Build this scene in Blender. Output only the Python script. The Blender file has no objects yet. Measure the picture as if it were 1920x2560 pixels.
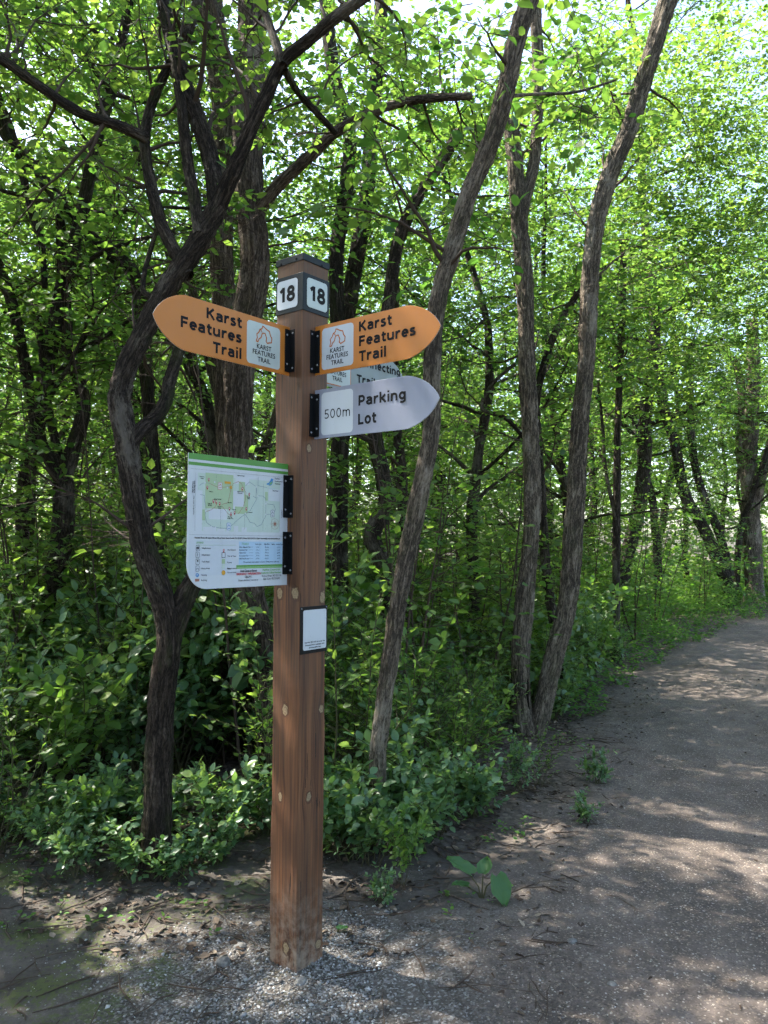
import bpy, bmesh, math, random
import numpy as np
from math import sin, cos, radians, pi
from mathutils import Vector, Matrix

# ------------------------------------------------------------------ camera, sky, sun, exposure
scene = bpy.context.scene
COL = scene.collection
CAM_H, PITCH, ROLL, FPX = 1.57, radians(2.362), radians(0.3165), 1925.0
_f = Vector((0, cos(PITCH), sin(PITCH)))
_u = Vector((0, -sin(PITCH), cos(PITCH)))
_x = Vector((1, 0, 0))
CX = cos(ROLL) * _x + sin(ROLL) * _u
CU = -sin(ROLL) * _x + cos(ROLL) * _u
cam_data = bpy.data.cameras.new('camera')
cam_data.sensor_fit = 'VERTICAL'
cam_data.sensor_height = 24.0
cam_data.lens = 24.0 * FPX / 2560.0
cam_data.clip_start = 0.05
cam_data.clip_end = 2000
cam = bpy.data.objects.new('camera', cam_data)
COL.objects.link(cam)
M = Matrix.Identity(4)
for i in range(3):
    M[i][0], M[i][1], M[i][2] = CX[i], CU[i], -_f[i]
M[2][3] = CAM_H
cam.matrix_world = M
scene.camera = cam

SUN_AZ = radians(66)      # to the left of the view direction
SUN_EL = radians(55)
sun_dir = Vector((-sin(SUN_AZ) * cos(SUN_EL), cos(SUN_AZ) * cos(SUN_EL), sin(SUN_EL)))
world = bpy.data.worlds.new('World')
scene.world = world
world.use_nodes = True
wn = world.node_tree
sky = wn.nodes.new('ShaderNodeTexSky')
sky.sky_type = 'NISHITA'
sky.sun_disc = False
sky.sun_elevation = SUN_EL
sky.sun_rotation = math.atan2(sun_dir.x, sun_dir.y)
sky.air_density = 1.0
sky.dust_density = 2.5
sky.ozone_density = 1.0
wn.nodes['Background'].inputs['Strength'].default_value = 0.15
wn.links.new(sky.outputs[0], wn.nodes['Background'].inputs['Color'])
sl = bpy.data.lights.new('sun', 'SUN')
sl.energy = 5.0
sl.angle = radians(0.53)
sl.color = (1.0, 0.94, 0.84)
sun = bpy.data.objects.new('sun', sl)
COL.objects.link(sun)
sun.rotation_euler = (-sun_dir).to_track_quat('-Z', 'Y').to_euler()
scene.view_settings.view_transform = 'Standard'
scene.view_settings.look = 'None'
scene.view_settings.gamma = 1.0
scene.view_settings.use_curve_mapping = False
scene.view_settings.exposure = 2.22
scene.render.engine = 'CYCLES'
cy = scene.cycles
cy.max_bounces = 7
cy.diffuse_bounces = 4
cy.glossy_bounces = 2
cy.transmission_bounces = 5
cy.transparent_max_bounces = 4
cy.caustics_reflective = False
cy.caustics_refractive = False
cy.sample_clamp_indirect = 6.0
cy.use_denoising = True
cy.use_adaptive_sampling = True
cy.adaptive_threshold = 0.03
cy.adaptive_min_samples = 24

rng = np.random.default_rng(18)
random.seed(18)


# ------------------------------------------------------------------ helpers
def pix(px, py, D):
    """A point of the place on the sight line of a photograph pixel, D metres away along y."""
    d = _f * FPX + CX * (px - 960) + CU * (1280 - py)
    t = D / d.y
    return np.array((d.x * t, D, CAM_H + d.z * t))


def _h2(ix, iy, s):
    v = np.sin(ix * 127.1 + iy * 311.7 + s * 74.7) * 43758.5453
    return v - np.floor(v)


def vnoise(x, y, s=0):
    x = np.asarray(x, float); y = np.asarray(y, float)
    ix, iy = np.floor(x), np.floor(y)
    fx, fy = x - ix, y - iy
    fx = fx * fx * (3 - 2 * fx); fy = fy * fy * (3 - 2 * fy)
    a = _h2(ix, iy, s); b = _h2(ix + 1, iy, s); c = _h2(ix, iy + 1, s); d = _h2(ix + 1, iy + 1, s)
    return (a + (b - a) * fx) * (1 - fy) + (c + (d - c) * fx) * fy


def vnoise3(x, y, z, s=0):
    iz = np.floor(z); fz = z - iz; fz = fz * fz * (3 - 2 * fz)
    a = vnoise(x + iz * 17.13, y + iz * 9.71, s); b = vnoise(x + (iz + 1) * 17.13, y + (iz + 1) * 9.71, s)
    return a + (b - a) * fz


# left edge of the gravel path (x, y); the right edge runs PATH_W to the right of it
PATH_L = np.array([(-1.2, -14), (-1.0, -6), (-.55, -1), (-.1, 1.2), (.3, 2.59), (.47, 3.13), (.78, 3.9), (1.36, 5.21),
                   (2.06, 6.98), (3.0, 9.05), (4.25, 11.0), (6.1, 13.9), (8.4, 16.8), (12.5, 20.8), (18, 25), (26, 30)], float)
PATH_W = 2.9


def resample(P, step):
    P = np.asarray(P, float)
    n = len(P)
    out = []
    for i in range(n - 1):
        p0 = P[max(i - 1, 0)]; p1 = P[i]; p2 = P[i + 1]; p3 = P[min(i + 2, n - 1)]
        k = max(1, int(np.linalg.norm(p2[:3] - p1[:3]) / step))
        for j in range(k):
            t = j / k
            out.append(.5 * ((2 * p1) + (-p0 + p2) * t + (2 * p0 - 5 * p1 + 4 * p2 - p3) * t * t + (-p0 + 3 * p1 - 3 * p2 + p3) * t ** 3))
    out.append(P[-1])
    return np.array(out)


PL = resample(PATH_L, .25)
_tan = np.gradient(PL, axis=0); _tan /= np.linalg.norm(_tan, axis=1)[:, None]
PN = np.stack([_tan[:, 1], -_tan[:, 0]], 1)     # to the right


def path_d(x, y):
    """signed distance to the right of the path's left edge (negative: in the wood)"""
    x = np.atleast_1d(np.asarray(x, float)); y = np.atleast_1d(np.asarray(y, float))
    out = np.empty(len(x))
    for a in range(0, len(x), 20000):
        dx = x[a:a + 20000, None] - PL[None, :, 0]; dy = y[a:a + 20000, None] - PL[None, :, 1]
        k = np.argmin(dx * dx + dy * dy, 1)
        r = np.arange(len(k))
        out[a:a + 20000] = dx[r, k] * PN[k, 0] + dy[r, k] * PN[k, 1]
    return out


def gz(x, y):
    x = np.asarray(x, float); y = np.asarray(y, float)
    far = np.clip((np.hypot(x + .3, y - 2.6) - 2.0) / 6.0, 0, 1)
    z = far * (.22 * (vnoise(x * .25, y * .25, 3) - .45) + .10 * (vnoise(x * .7, y * .7, 4) - .5))
    return z + .020 * (vnoise(x * 2.3, y * 2.3, 5) - .5)


def gpt(x, y):
    return float(gz(np.array([x]), np.array([y]))[0])


def tag(o, label=None, cat=None, group=None, kind=None):
    if label: o['label'] = label
    if cat: o['category'] = cat
    if group: o['group'] = group
    if kind: o['kind'] = kind
    return o


def link(name, me, mats=None, parent=None):
    o = bpy.data.objects.new(name, me)
    COL.objects.link(o)
    if mats is not None:
        for m in (mats if isinstance(mats, (list, tuple)) else [mats]):
            me.materials.append(m)
    if parent: o.parent = parent
    return o


def empty(name, loc=(0, 0, 0), rz=0.0):
    o = bpy.data.objects.new(name, None)
    o.empty_display_size = .1
    COL.objects.link(o)
    o.location = loc
    o.rotation_euler = (0, 0, rz)
    return o


def np_mesh(name, V, Fc, smooth=False, face_attr=None, vert_vec=None, mat_idx=None):
    """V (n,3), Fc (m,k) of one polygon size, or list of such arrays"""
    if not isinstance(Fc, list): Fc = [Fc]
    Fc = [f for f in Fc if len(f)]
    me = bpy.data.meshes.new(name)
    V = np.asarray(V, np.float32)
    me.vertices.add(len(V)); me.vertices.foreach_set('co', V.ravel())
    loops = np.concatenate([np.asarray(f, np.int32).ravel() for f in Fc])
    sizes = np.concatenate([np.full(len(f), np.asarray(f).shape[1], np.int32) for f in Fc])
    me.loops.add(len(loops)); me.loops.foreach_set('vertex_index', loops)
    me.polygons.add(len(sizes))
    st = np.concatenate([[0], np.cumsum(sizes)[:-1]]).astype(np.int32)
    me.polygons.foreach_set('loop_start', st)
    me.update(calc_edges=True)
    if smooth: me.polygons.foreach_set('use_smooth', np.ones(len(sizes), bool))
    if mat_idx is not None: me.polygons.foreach_set('material_index', np.asarray(mat_idx, np.int32))
    if face_attr is not None:
        a = me.attributes.new('rnd', 'FLOAT', 'FACE'); a.data.foreach_set('value', np.asarray(face_attr, np.float32))
    if vert_vec is not None:
        a = me.attributes.new('bark', 'FLOAT_VECTOR', 'POINT'); a.data.foreach_set('vector', np.asarray(vert_vec, np.float32).ravel())
    me.validate()
    return me


# ------------------------------------------------------------------ node helper
class NT:
    def __init__(self, name):
        self.m = bpy.data.materials.new(name)
        self.m.use_nodes = True
        self.t = self.m.node_tree
        self.b = self.t.nodes['Principled BSDF']
        self.out = self.t.nodes['Material Output']

    def n(self, typ, **kw):
        nd = self.t.nodes.new(typ)
        for k, v in kw.items(): setattr(nd, k, v)
        return nd

    def l(self, a, b): self.t.links.new(a, b)

    def set(self, sock, v):
        if hasattr(v, 'is_output') or isinstance(v, bpy.types.NodeSocket): self.l(v, sock)
        else: sock.default_value = v

    def math(self, op, a, b=None, c=None, clamp=False):
        nd = self.n('ShaderNodeMath', operation=op, use_clamp=clamp)
        self.set(nd.inputs[0], a)
        if b is not None: self.set(nd.inputs[1], b)
        if c is not None: self.set(nd.inputs[2], c)
        return nd.outputs[0]

    def mix(self, f, a, b, bt='MIX'):
        nd = self.n('ShaderNodeMix', data_type='RGBA', blend_type=bt)
        self.set(nd.inputs[0], f)
        self.set(nd.inputs[6], a if not isinstance(a, tuple) else (*a, 1)[:4])
        self.set(nd.inputs[7], b if not isinstance(b, tuple) else (*b, 1)[:4])
        return nd.outputs[2]

    def ramp(self, f, stops):
        nd = self.n('ShaderNodeValToRGB')
        el = nd.color_ramp.elements
        while len(el) < len(stops): el.new(.5)
        for e, (p, c) in zip(el, stops):
            e.position = p
            e.color = (*c, 1) if isinstance(c, tuple) else (c, c, c, 1)
        self.set(nd.inputs[0], f)
        return nd.outputs[0]

    def noise(self, vec, scale, detail=4, rough=.55, dist=0.0):
        nd = self.n('ShaderNodeTexNoise')
        self.set(nd.inputs['Vector'], vec)
        nd.inputs['Scale'].default_value = scale
        nd.inputs['Detail'].default_value = detail
        nd.inputs['Roughness'].default_value = rough
        nd.inputs['Distortion'].default_value = dist
        return nd.outputs[0]

    def voronoi(self, vec, scale, feature='F1', out=0):
        nd = self.n('ShaderNodeTexVoronoi', feature=feature)
        self.set(nd.inputs['Vector'], vec)
        nd.inputs['Scale'].default_value = scale
        return nd.outputs[out]

    def mapping(self, vec, scale=(1, 1, 1), loc=(0, 0, 0)):
        nd = self.n('ShaderNodeMapping')
        self.set(nd.inputs['Vector'], vec)
        nd.inputs['Scale'].default_value = scale
        nd.inputs['Location'].default_value = loc
        return nd.outputs[0]

    def bump(self, h, strength=.5, dist=.01, normal=None):
        nd = self.n('ShaderNodeBump')
        nd.inputs['Strength'].default_value = strength
        nd.inputs['Distance'].default_value = dist
        self.set(nd.inputs['Height'], h)
        if normal is not None: self.l(normal, nd.inputs['Normal'])
        return nd.outputs[0]

    def fin(self, color=None, rough=None, normal=None, spec=None, metal=None):
        if color is not None: self.set(self.b.inputs['Base Color'], (*color, 1) if isinstance(color, tuple) else color)
        if rough is not None: self.set(self.b.inputs['Roughness'], rough)
        if normal is not None: self.l(normal, self.b.inputs['Normal'])
        if spec is not None: self.b.inputs['Specular IOR Level'].default_value = spec
        if metal is not None: self.b.inputs['Metallic'].default_value = metal
        return self.m


def paint(name, c, rough=.45, spec=.4, dirt=.10):
    t = NT(name)
    tc = t.n('ShaderNodeTexCoord').outputs['Object']
    n1 = t.noise(tc, 9, 5, .6)
    n2 = t.noise(tc, 160, 2)
    d = tuple(v * .72 for v in c)
    stk = t.noise(t.mapping(tc, (30, 30, 2.5)), 1.0, 4, .6)
    spk = t.noise(tc, 210, 2, .5)
    col = t.mix(t.math('MULTIPLY', t.math('SUBTRACT', n1, .38, clamp=True), dirt * 4), c, d)
    col = t.mix(t.math('MULTIPLY', t.math('SUBTRACT', stk, .52, clamp=True), dirt * 9, clamp=True), col, tuple(v * .6 + .03 for v in c))
    col = t.mix(t.math('MULTIPLY', t.math('GREATER_THAN', spk, .74), dirt * 4), col, (.10, .085, .065))
    r = t.math('ADD', t.math('MULTIPLY', n1, .25), rough - .12)
    return t.fin(col, r, t.bump(n2, .04, .001), spec)


MAT = {}
MAT['orange'] = paint('orange_board', (.50, .172, .024), .42)
MAT['grey'] = paint('grey_board', (.235, .25, .31), .34)
MAT['greygreen'] = paint('grey_green_board', (.22, .25, .235), .38)
MAT['white'] = paint('white_print', (.49, .52, .545), .36)
MAT['offwhite'] = paint('offwhite_print', (.47, .52, .48), .36)
MAT['black'] = paint('black_metal', (.0045, .005, .0055), .5, .18)
MAT['capmetal'] = paint('cap_metal', (.008, .012, .013), .45, .25)
MAT['ink'] = paint('black_ink', (.008, .008, .009), .6, .15)
MAT['softink'] = paint('grey_ink', (.10, .11, .12), .5, .3)
MAT['oink'] = paint('orange_ink', (.46, .125, .022), .5, .3)
MAT['greenbar'] = paint('green_print', (.075, .25, .042), .4)
MAT['midgreen'] = paint('light_green_print', (.16, .35, .12), .4)
MAT['woodland'] = paint('pale_green_print', (.32, .43, .26), .4)
MAT['fields'] = paint('field_green_print', (.42, .51, .45), .4)
MAT['legend'] = paint('grey_print', (.46, .50, .54), .4)
MAT['bluep'] = paint('blue_print', (.33, .47, .60), .4)
MAT['redink'] = paint('red_ink', (.42, .03, .04), .5)
MAT['blueink'] = paint('blue_ink', (.04, .20, .45), .5)
MAT['yellow'] = paint('amber_ink', (.54, .27, .02), .5)
MAT['trail'] = paint('trail_ink', (.20, .25, .29), .5)
MAT['brownink'] = paint('brown_ink', (.30, .13, .09), .5)
MAT['screw'] = paint('screw_metal', (.20, .21, .22), .3, .6)
MAT['edge'] = paint('board_edge', (.50, .50, .50), .35, .5)


def wood_face(name, axis, knots):
    t = NT(name)
    tc = t.n('ShaderNodeTexCoord').outputs['Object']
    sx = t.n('ShaderNodeSeparateXYZ'); t.l(tc, sx.inputs[0])
    u = t.math('ADD', sx.outputs[axis], .07)
    z = sx.outputs[2]
    wv = t.noise(t.mapping(tc, (9, 9, .55)), 1.0, 3, .5)
    field = None; dmin = None
    for (ku, kz, ru, rz) in knots:
        a = t.math('DIVIDE', t.math('SUBTRACT', u, ku), ru)
        b = t.math('DIVIDE', t.math('SUBTRACT', z, kz), rz)
        r2 = t.math('ADD', t.math('MULTIPLY', a, a), t.math('MULTIPLY', b, b))
        # grain sweeps round the knot: a broad, tall swelling
        b2 = t.math('MULTIPLY', b, .33)
        q2 = t.math('ADD', t.math('MULTIPLY', t.math('MULTIPLY', a, a), .16), t.math('MULTIPLY', b2, b2))
        g = t.math('EXPONENT', t.math('MULTIPLY', q2, -1.0))
        sgn = 1.0
        e = t.math('MULTIPLY', t.math('MULTIPLY', g, a), -.011 * sgn)
        field = e if field is None else t.math('ADD', field, e)
        d = t.math('SQRT', r2)
        dmin = d if dmin is None else t.math('MINIMUM', dmin, d)
    ug = t.math('ADD', t.math('ADD', u, field), t.math('MULTIPLY', wv, .028))
    cv = t.n('ShaderNodeCombineXYZ')
    t.l(t.math('MULTIPLY', ug, 1.0), cv.inputs[0]); t.l(t.math('MULTIPLY', z, .02), cv.inputs[1])
    cv.inputs[2].default_value = axis * 3.7
    lines = t.noise(cv.outputs[0], 95, 2, .6)
    fine = t.noise(t.mapping(cv.outputs[0], (1, 3, 1)), 420, 3, .7)
    broad = t.noise(t.mapping(tc, (6, 6, .9)), 2.2, 4, .6)
    patch = t.noise(t.mapping(tc, (3, 3, 1.6)), 1.6, 5, .6)
    col = t.ramp(lines, [(.28, (.030, .012, .007)), (.42, (.098, .039, .016)), (.58, (.172, .070, .027)), (.78, (.235, .104, .044))])
    col = t.mix(t.math('MULTIPLY', fine, .5), col, (.052, .021, .011))
    col = t.mix(t.math('MULTIPLY', t.math('SUBTRACT', broad, .42, clamp=True), 1.6, clamp=True), col, (.080, .048, .029))
    chk = t.noise(t.mapping(tc, (38, 38, .9), (2.3, 1.1, .4)), 1.0, 2, .5)
    chk = t.math('LESS_THAN', t.math('ABSOLUTE', t.math('SUBTRACT', chk, .5)), .008)
    chm = t.math('GREATER_THAN', t.noise(t.mapping(tc, (7, 7, 1.6)), 1.0, 2), .53)
    chk = t.math('MULTIPLY', chk, chm)
    col = t.mix(t.math('MULTIPLY', chk, .85), col, (.012, .006, .004))
    # weathered greyer wood towards the top, redder below
    top = t.math('MULTIPLY', t.math('SUBTRACT', t.math('ADD', z, t.math('MULTIPLY', patch, .9)), 2.05, clamp=True), 1.0, clamp=True)
    col = t.mix(t.math('MULTIPLY', top, .6), col, (.115, .070, .042))
    # dried mud splashed on the foot
    mud = t.math('MULTIPLY', t.math('SUBTRACT', .34, z, clamp=True), 2.6)
    mn = t.noise(tc, 26, 6, .7)
    mudm = t.math('MULTIPLY', t.math('MULTIPLY', mud, t.math('SUBTRACT', mn, .40, clamp=True)), 6.0, clamp=True)
    col = t.mix(t.math('MULTIPLY', mudm, .8), col, (.26, .20, .15))
    # the knots themselves
    dn = t.math('ADD', dmin, t.math('MULTIPLY', t.math('SUBTRACT', t.noise(tc, 70, 4, .65), .5), 1.3))
    ring = t.math('SINE', t.math('MULTIPLY', dn, 16.0))
    kcol = t.mix(t.math('MULTIPLY', t.math('ADD', ring, 1.0), .36), (.28, .21, .12), (.12, .07, .035))
    core = t.math('LESS_THAN', dn, .93)
    rim = t.math('MULTIPLY', t.math('LESS_THAN', dn, 1.35), .65)
    col = t.mix(rim, col, (.055, .024, .012))
    col = t.mix(core, col, kcol)
    h = t.math('ADD', t.math('MULTIPLY', lines, .7), t.math('ADD', t.math('MULTIPLY', fine, .35), t.math('SUBTRACT', t.math('MULTIPLY', core, .15), t.math('MULTIPLY', chk, 1.2))))
    return t.fin(col, t.math('ADD', .52, t.math('MULTIPLY', lines, .25)), t.bump(h, .35, .002), .35)


MAT['wood_l'] = wood_face('stained_wood_a', 0, [(.033, 1.381, .014, .022), (.115, 1.384, .019, .024), (.069, .95, .014, .022), (.047, .627, .009, .018), (.086, .087, .015, .02)])
MAT['wood_r'] = wood_face('stained_wood_b', 1, [(.042, 1.927, .012, .016), (.122, 1.365, .014, .026), (.121, .944, .012, .016), (.058, .631, .013, .018), (.116, .075, .015, .018)])


def bark(name, dark, mid, light, lichen=(.22, .24, .17), lam=.25, moss=0.0, scale=1.0, fl=.5):
    t = NT(name)
    a = t.n('ShaderNodeAttribute', attribute_name='bark').outputs['Vector']
    oi = t.n('ShaderNodeObjectInfo').outputs['Random']
    av = t.n('ShaderNodeVectorMath', operation='ADD')
    t.l(a, av.inputs[0]); t.l(oi, av.inputs[1])
    a = av.outputs[0]
    warp = t.noise(t.mapping(a, (1, 1, .5)), 14 * scale, 3)
    wv = t.n('ShaderNodeVectorMath', operation='MULTIPLY_ADD')
    cw = t.n('ShaderNodeCombineXYZ'); t.l(warp, cw.inputs[0]); t.l(warp, cw.inputs[1]); t.l(warp, cw.inputs[2])
    t.l(cw.outputs[0], wv.inputs[0]); wv.inputs[1].default_value = (.025, .025, .05); t.l(a, wv.inputs[2])
    av = wv.outputs[0]
    fine = t.noise(t.mapping(av, (1, 1, .30)), 150 * scale, 5, .72)
    big = t.noise(t.mapping(a, (1, 1, .5)), 5 * scale, 4, .6)
    rid = t.noise(t.mapping(av, (1, 1, .13)), 34 * scale, 4, .62, .6)
    rid = t.math('MULTIPLY', t.math('ABSOLUTE', t.math('SUBTRACT', rid, .5)), 5.0, clamp=True)      # fissures where the noise crosses its mean
    crk = t.noise(t.mapping(av, (1, 1, .55), (5, 2, 1)), 30 * scale, 5, .7, 1.2)
    crk = t.math('MULTIPLY', t.math('ABSOLUTE', t.math('SUBTRACT', crk, .5)), 7.0, clamp=True)
    pl = t.math('MULTIPLY', rid, t.math('ADD', .45, t.math('MULTIPLY', crk, .55)))
    hh = t.math('ADD', t.math('MULTIPLY', pl, fl + .2), t.math('MULTIPLY', fine, .75))
    v = t.math('MULTIPLY', hh, .80)
    v = t.math('ADD', v, t.math('MULTIPLY', t.math('SUBTRACT', big, .5), .35))
    col = t.ramp(v, [(.30, dark), (.50, mid), (.78, light)])
    lm = t.ramp(t.math('ADD', big, t.math('MULTIPLY', t.math('SUBTRACT', fine, .5), .3)), [(.56, 0.0), (.66, 1.0)])
    col = t.mix(t.math('MULTIPLY', lm, lam), col, lichen)
    if moss > 0:
        g = t.noise(t.mapping(a, (1, 1, .4), (3, 1, 2)), 7 * scale, 5, .65)
        col = t.mix(t.math('MULTIPLY', t.ramp(g, [(.55, 0.0), (.64, 1.0)]), moss), col, (.055, .075, .018))
    return t.fin(col, .88, t.bump(hh, 1.0, .022), .15)


MAT['bark_dark'] = bark('dark_bark', (.014, .010, .007), (.062, .046, .034), (.16, .126, .096), (.22, .19, .15), .5, .25)
MAT['bark_brown'] = bark('shaggy_brown_bark', (.030, .021, .015), (.135, .100, .075), (.27, .215, .17), (.26, .225, .18), .3, .12, .75)
MAT['bark_grey'] = bark('pale_grey_bark', (.045, .036, .027), (.20, .160, .118), (.36, .30, .23), (.42, .37, .29), .40, .18)
MAT['bark_bg'] = bark('woodland_bark', (.016, .012, .009), (.055, .043, .033), (.12, .098, .078), (.20, .19, .15), .4, .3)
MAT['twig'] = NT('twig_bark').fin((.055, .038, .027), .8, None, .2)
MAT['hollow'] = NT('hollow_shade').fin((.012, .009, .007), .95, None, .05)


def leafmat(name, lo, hi, tlo, thi, tf=.45, rough=.45, spec=.35, young=None):
    t = NT(name)
    r = t.n('ShaderNodeAttribute', attribute_name='rnd').outputs['Fac']
    oi = t.n('ShaderNodeObjectInfo').outputs['Random']
    rr = t.math('ADD', t.math('MULTIPLY', r, .75), t.math('MULTIPLY', oi, .25))
    c = t.mix(rr, lo, hi)
    tl = t.mix(rr, tlo, thi)
    if young:
        y = t.math('GREATER_THAN', r, .90)
        c = t.mix(t.math('MULTIPLY', y, .8), c, young)
    t.set(t.b.inputs['Base Color'], c)
    t.b.inputs['Roughness'].default_value = rough
    t.b.inputs['Specular IOR Level'].default_value = spec
    tr = t.n('ShaderNodeBsdfTranslucent'); t.l(tl, tr.inputs[0])
    mx = t.n('ShaderNodeMixShader'); mx.inputs[0].default_value = tf
    t.l(t.b.outputs[0], mx.inputs[1]); t.l(tr.outputs[0], mx.inputs[2])
    t.l(mx.outputs[0], t.out.inputs[0])
    return t.m


MAT['leaf'] = leafmat('canopy_leaf', (.028, .072, .018), (.095, .160, .030), (.08, .24, .028), (.31, .46, .06), .46)
MAT['leaf_far'] = leafmat('far_canopy_leaf', (.035, .085, .018), (.095, .165, .035), (.08, .24, .03), (.27, .43, .06), .45)
MAT['leaf_shrub'] = leafmat('shrub_leaf', (.048, .112, .050), (.115, .200, .090), (.11, .27, .045), (.30, .45, .08), .40, .36, .6, young=(.16, .26, .05))
MAT['leaf_herb'] = leafmat('herb_leaf', (.035, .095, .022), (.085, .18, .035), (.10, .30, .025), (.28, .48, .05), .42, .5, .3)
MAT['leaf_wiry'] = leafmat('small_shrub_leaf', (.045, .105, .025), (.115, .19, .045), (.12, .30, .03), (.34, .50, .06), .45, .45, .35, young=(.20, .28, .05))
MAT['stem'] = NT('green_brown_stem').fin((.060, .055, .026), .7, None, .2)

# ------------------------------------------------------------------ ground and path
def ground_mat(name, is_path):
    t = NT(name)
    tc = t.n('ShaderNodeTexCoord').outputs['Object']
    big = t.noise(tc, .9, 5, .6)
    mid = t.noise(tc, 5.5, 6, .65)
    fine = t.noise(tc, 48, 5, .7)
    soil = t.ramp(t.math('ADD', t.math('MULTIPLY', mid, .6), t.math('MULTIPLY', fine, .4)),
                  [(.32, (.026, .021, .017)), (.50, (.068, .058, .050)), (.68, (.128, .112, .098))])
    sep = t.n('ShaderNodeSeparateXYZ'); t.l(tc, sep.inputs[0])
    # leaf litter colour deeper in the wood
    inw = t.math('MULTIPLY', t.math('SUBTRACT', sep.outputs[1], 3.6, clamp=True), .9, clamp=True)
    lit = t.voronoi(t.mapping(tc, (1, 1, .2)), 38, 'F1', 1)
    ls = t.n('ShaderNodeSeparateColor'); t.l(lit, ls.inputs[0])
    lcol = t.ramp(ls.outputs[0], [(.0, (.040, .028, .020)), (.45, (.085, .060, .042)), (.8, (.15, .11, .080)), (1.0, (.24, .19, .145))])
    soil = t.mix(t.math('MULTIPLY', inw, .55), soil, lcol)
    # moss
    mo = t.noise(tc, 2.3, 5, .65)
    lm = t.math('MULTIPLY', t.math('SUBTRACT', -.15, sep.outputs[0], clamp=True), 1.6, clamp=True)
    mm = t.math('MULTIPLY', t.ramp(t.math('ADD', mo, t.math('MULTIPLY', t.math('SUBTRACT', fine, .5), .8)), [(.53, 0.0), (.60, 1.0)]), lm)
    soil = t.mix(t.math('MULTIPLY', mm, .8), soil, (.062, .078, .020))
    col = soil
    hgt = t.math('ADD', t.math('MULTIPLY', mid, .5), t.math('MULTIPLY', fine, .5))
    # crushed stone round the post
    dx = t.math('MULTIPLY', t.math('ADD', sep.outputs[0], .05), .95)
    dy = t.math('MULTIPLY', t.math('SUBTRACT', sep.outputs[1], 2.80), 1.6)
    dist = t.math('SQRT', t.math('ADD', t.math('MULTIPLY', dx, dx), t.math('MULTIPLY', dy, dy)))
    gm = t.math('SUBTRACT', 1.12, t.math('ADD', dist, t.math('MULTIPLY', t.math('SUBTRACT', mo, .5), 1.1)))
    gm = t.math('MULTIPLY', gm, 1.6, clamp=True)
    vc = t.voronoi(tc, 120, 'F1', 1); ve = t.voronoi(tc, 120, 'DISTANCE_TO_EDGE')
    vs = t.n('ShaderNodeSeparateColor'); t.l(vc, vs.inputs[0])
    gcol = t.ramp(vs.outputs[0], [(0, (.07, .060, .052)), (.4, (.15, .14, .125)), (.75, (.25, .235, .22)), (1, (.42, .41, .39))])
    stone = t.math('MULTIPLY', gm, t.math('GREATER_THAN', vs.outputs[1], .42))
    col = t.mix(t.math('MULTIPLY', stone, .8), col, gcol)
    if is_path:
        e = t.n('ShaderNodeAttribute', attribute_name='edge').outputs['Fac']
        pc = t.ramp(t.math('ADD', t.math('MULTIPLY', mid, .5), t.math('ADD', t.math('MULTIPLY', fine, .35), t.math('MULTIPLY', big, .15))),
                    [(.33, (.048, .037, .030)), (.50, (.100, .081, .070)), (.66, (.168, .138, .120))])
        rut = t.noise(t.mapping(tc, (1.1, .35, 1)), 1.3, 5, .6)
        pc = t.mix(t.math('MULTIPLY', t.math('SUBTRACT', rut, .46, clamp=True), 3.2, clamp=True), pc, (.040, .033, .029))
        dry = t.noise(tc, 3.1, 6, .7)
        pc = t.mix(t.math('MULTIPLY', t.math('SUBTRACT', dry, .54, clamp=True), 4.0, clamp=True), pc, (.17, .132, .105))
        v2 = t.voronoi(tc, 150, 'F1', 1); s2 = t.n('ShaderNodeSeparateColor'); t.l(v2, s2.inputs[0])
        chip = t.ramp(s2.outputs[0], [(0, (.05, .043, .038)), (.5, (.12, .097, .080)), (.85, (.21, .165, .125)), (1, (.36, .33, .29))])
        pc = t.mix(t.math('MULTIPLY', t.math('GREATER_THAN', s2.outputs[1], .62), .75), pc, chip)
        em = t.ramp(t.math('ADD', e, t.math('MULTIPLY', t.math('SUBTRACT', mid, .5), .8)), [(.2, 0.0), (.75, 1.0)])
        col = t.mix(em, col, pc)
    st = t.math('MULTIPLY', t.math('MULTIPLY', ve, 6, clamp=True), stone)
    hgt = t.math('ADD', hgt, t.math('MULTIPLY', st, .5))
    return t.fin(col, .9, t.bump(hgt, .8, .012), .2)


def axis_pts(lo, a, b, hi, fine, grow=1.16):
    c = list(np.arange(a, b + 1e-6, fine))
    s = fine
    while c[-1] < hi: s *= grow; c.append(c[-1] + s)
    s = fine
    l = [a]
    while l[-1] > lo: s *= grow; l.append(l[-1] - s)
    return np.array(l[:0:-1] + c)


gx = axis_pts(-160, -3.2, 3.0, 160, .045)
gy = axis_pts(-60, 2.0, 6.5, 220, .045)
XX, YY = np.meshgrid(gx, gy, indexing='ij')


def rough_near(x, y):
    return .012 * (vnoise(x * 9, y * 9, 11) - .5) + .010 * (vnoise(x * 21, y * 21, 12) - .5) + .018 * np.exp(-((x + .32) ** 2 + (y - 2.95) ** 2) / .035)


ZZ = gz(XX, YY) + rough_near(XX, YY)
nx, ny = len(gx), len(gy)
idx = np.arange(nx * ny).reshape(nx, ny)
Fq = np.stack([idx[:-1, :-1], idx[1:, :-1], idx[1:, 1:], idx[:-1, 1:]], -1).reshape(-1, 4)
me = np_mesh('ground', np.stack([XX, YY, ZZ], -1).reshape(-1, 3), Fq, smooth=True)
MAT['ground'] = ground_mat('woodland_soil', False)
MAT['path'] = ground_mat('path_gravel', True)
tag(link('ground', me, MAT['ground']), kind='structure')

# the path: a sheet just above the ground, following its own left edge
PLf = PL[(PL[:, 1] > -8)]
PNf = PN[(PL[:, 1] > -8)]
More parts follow.
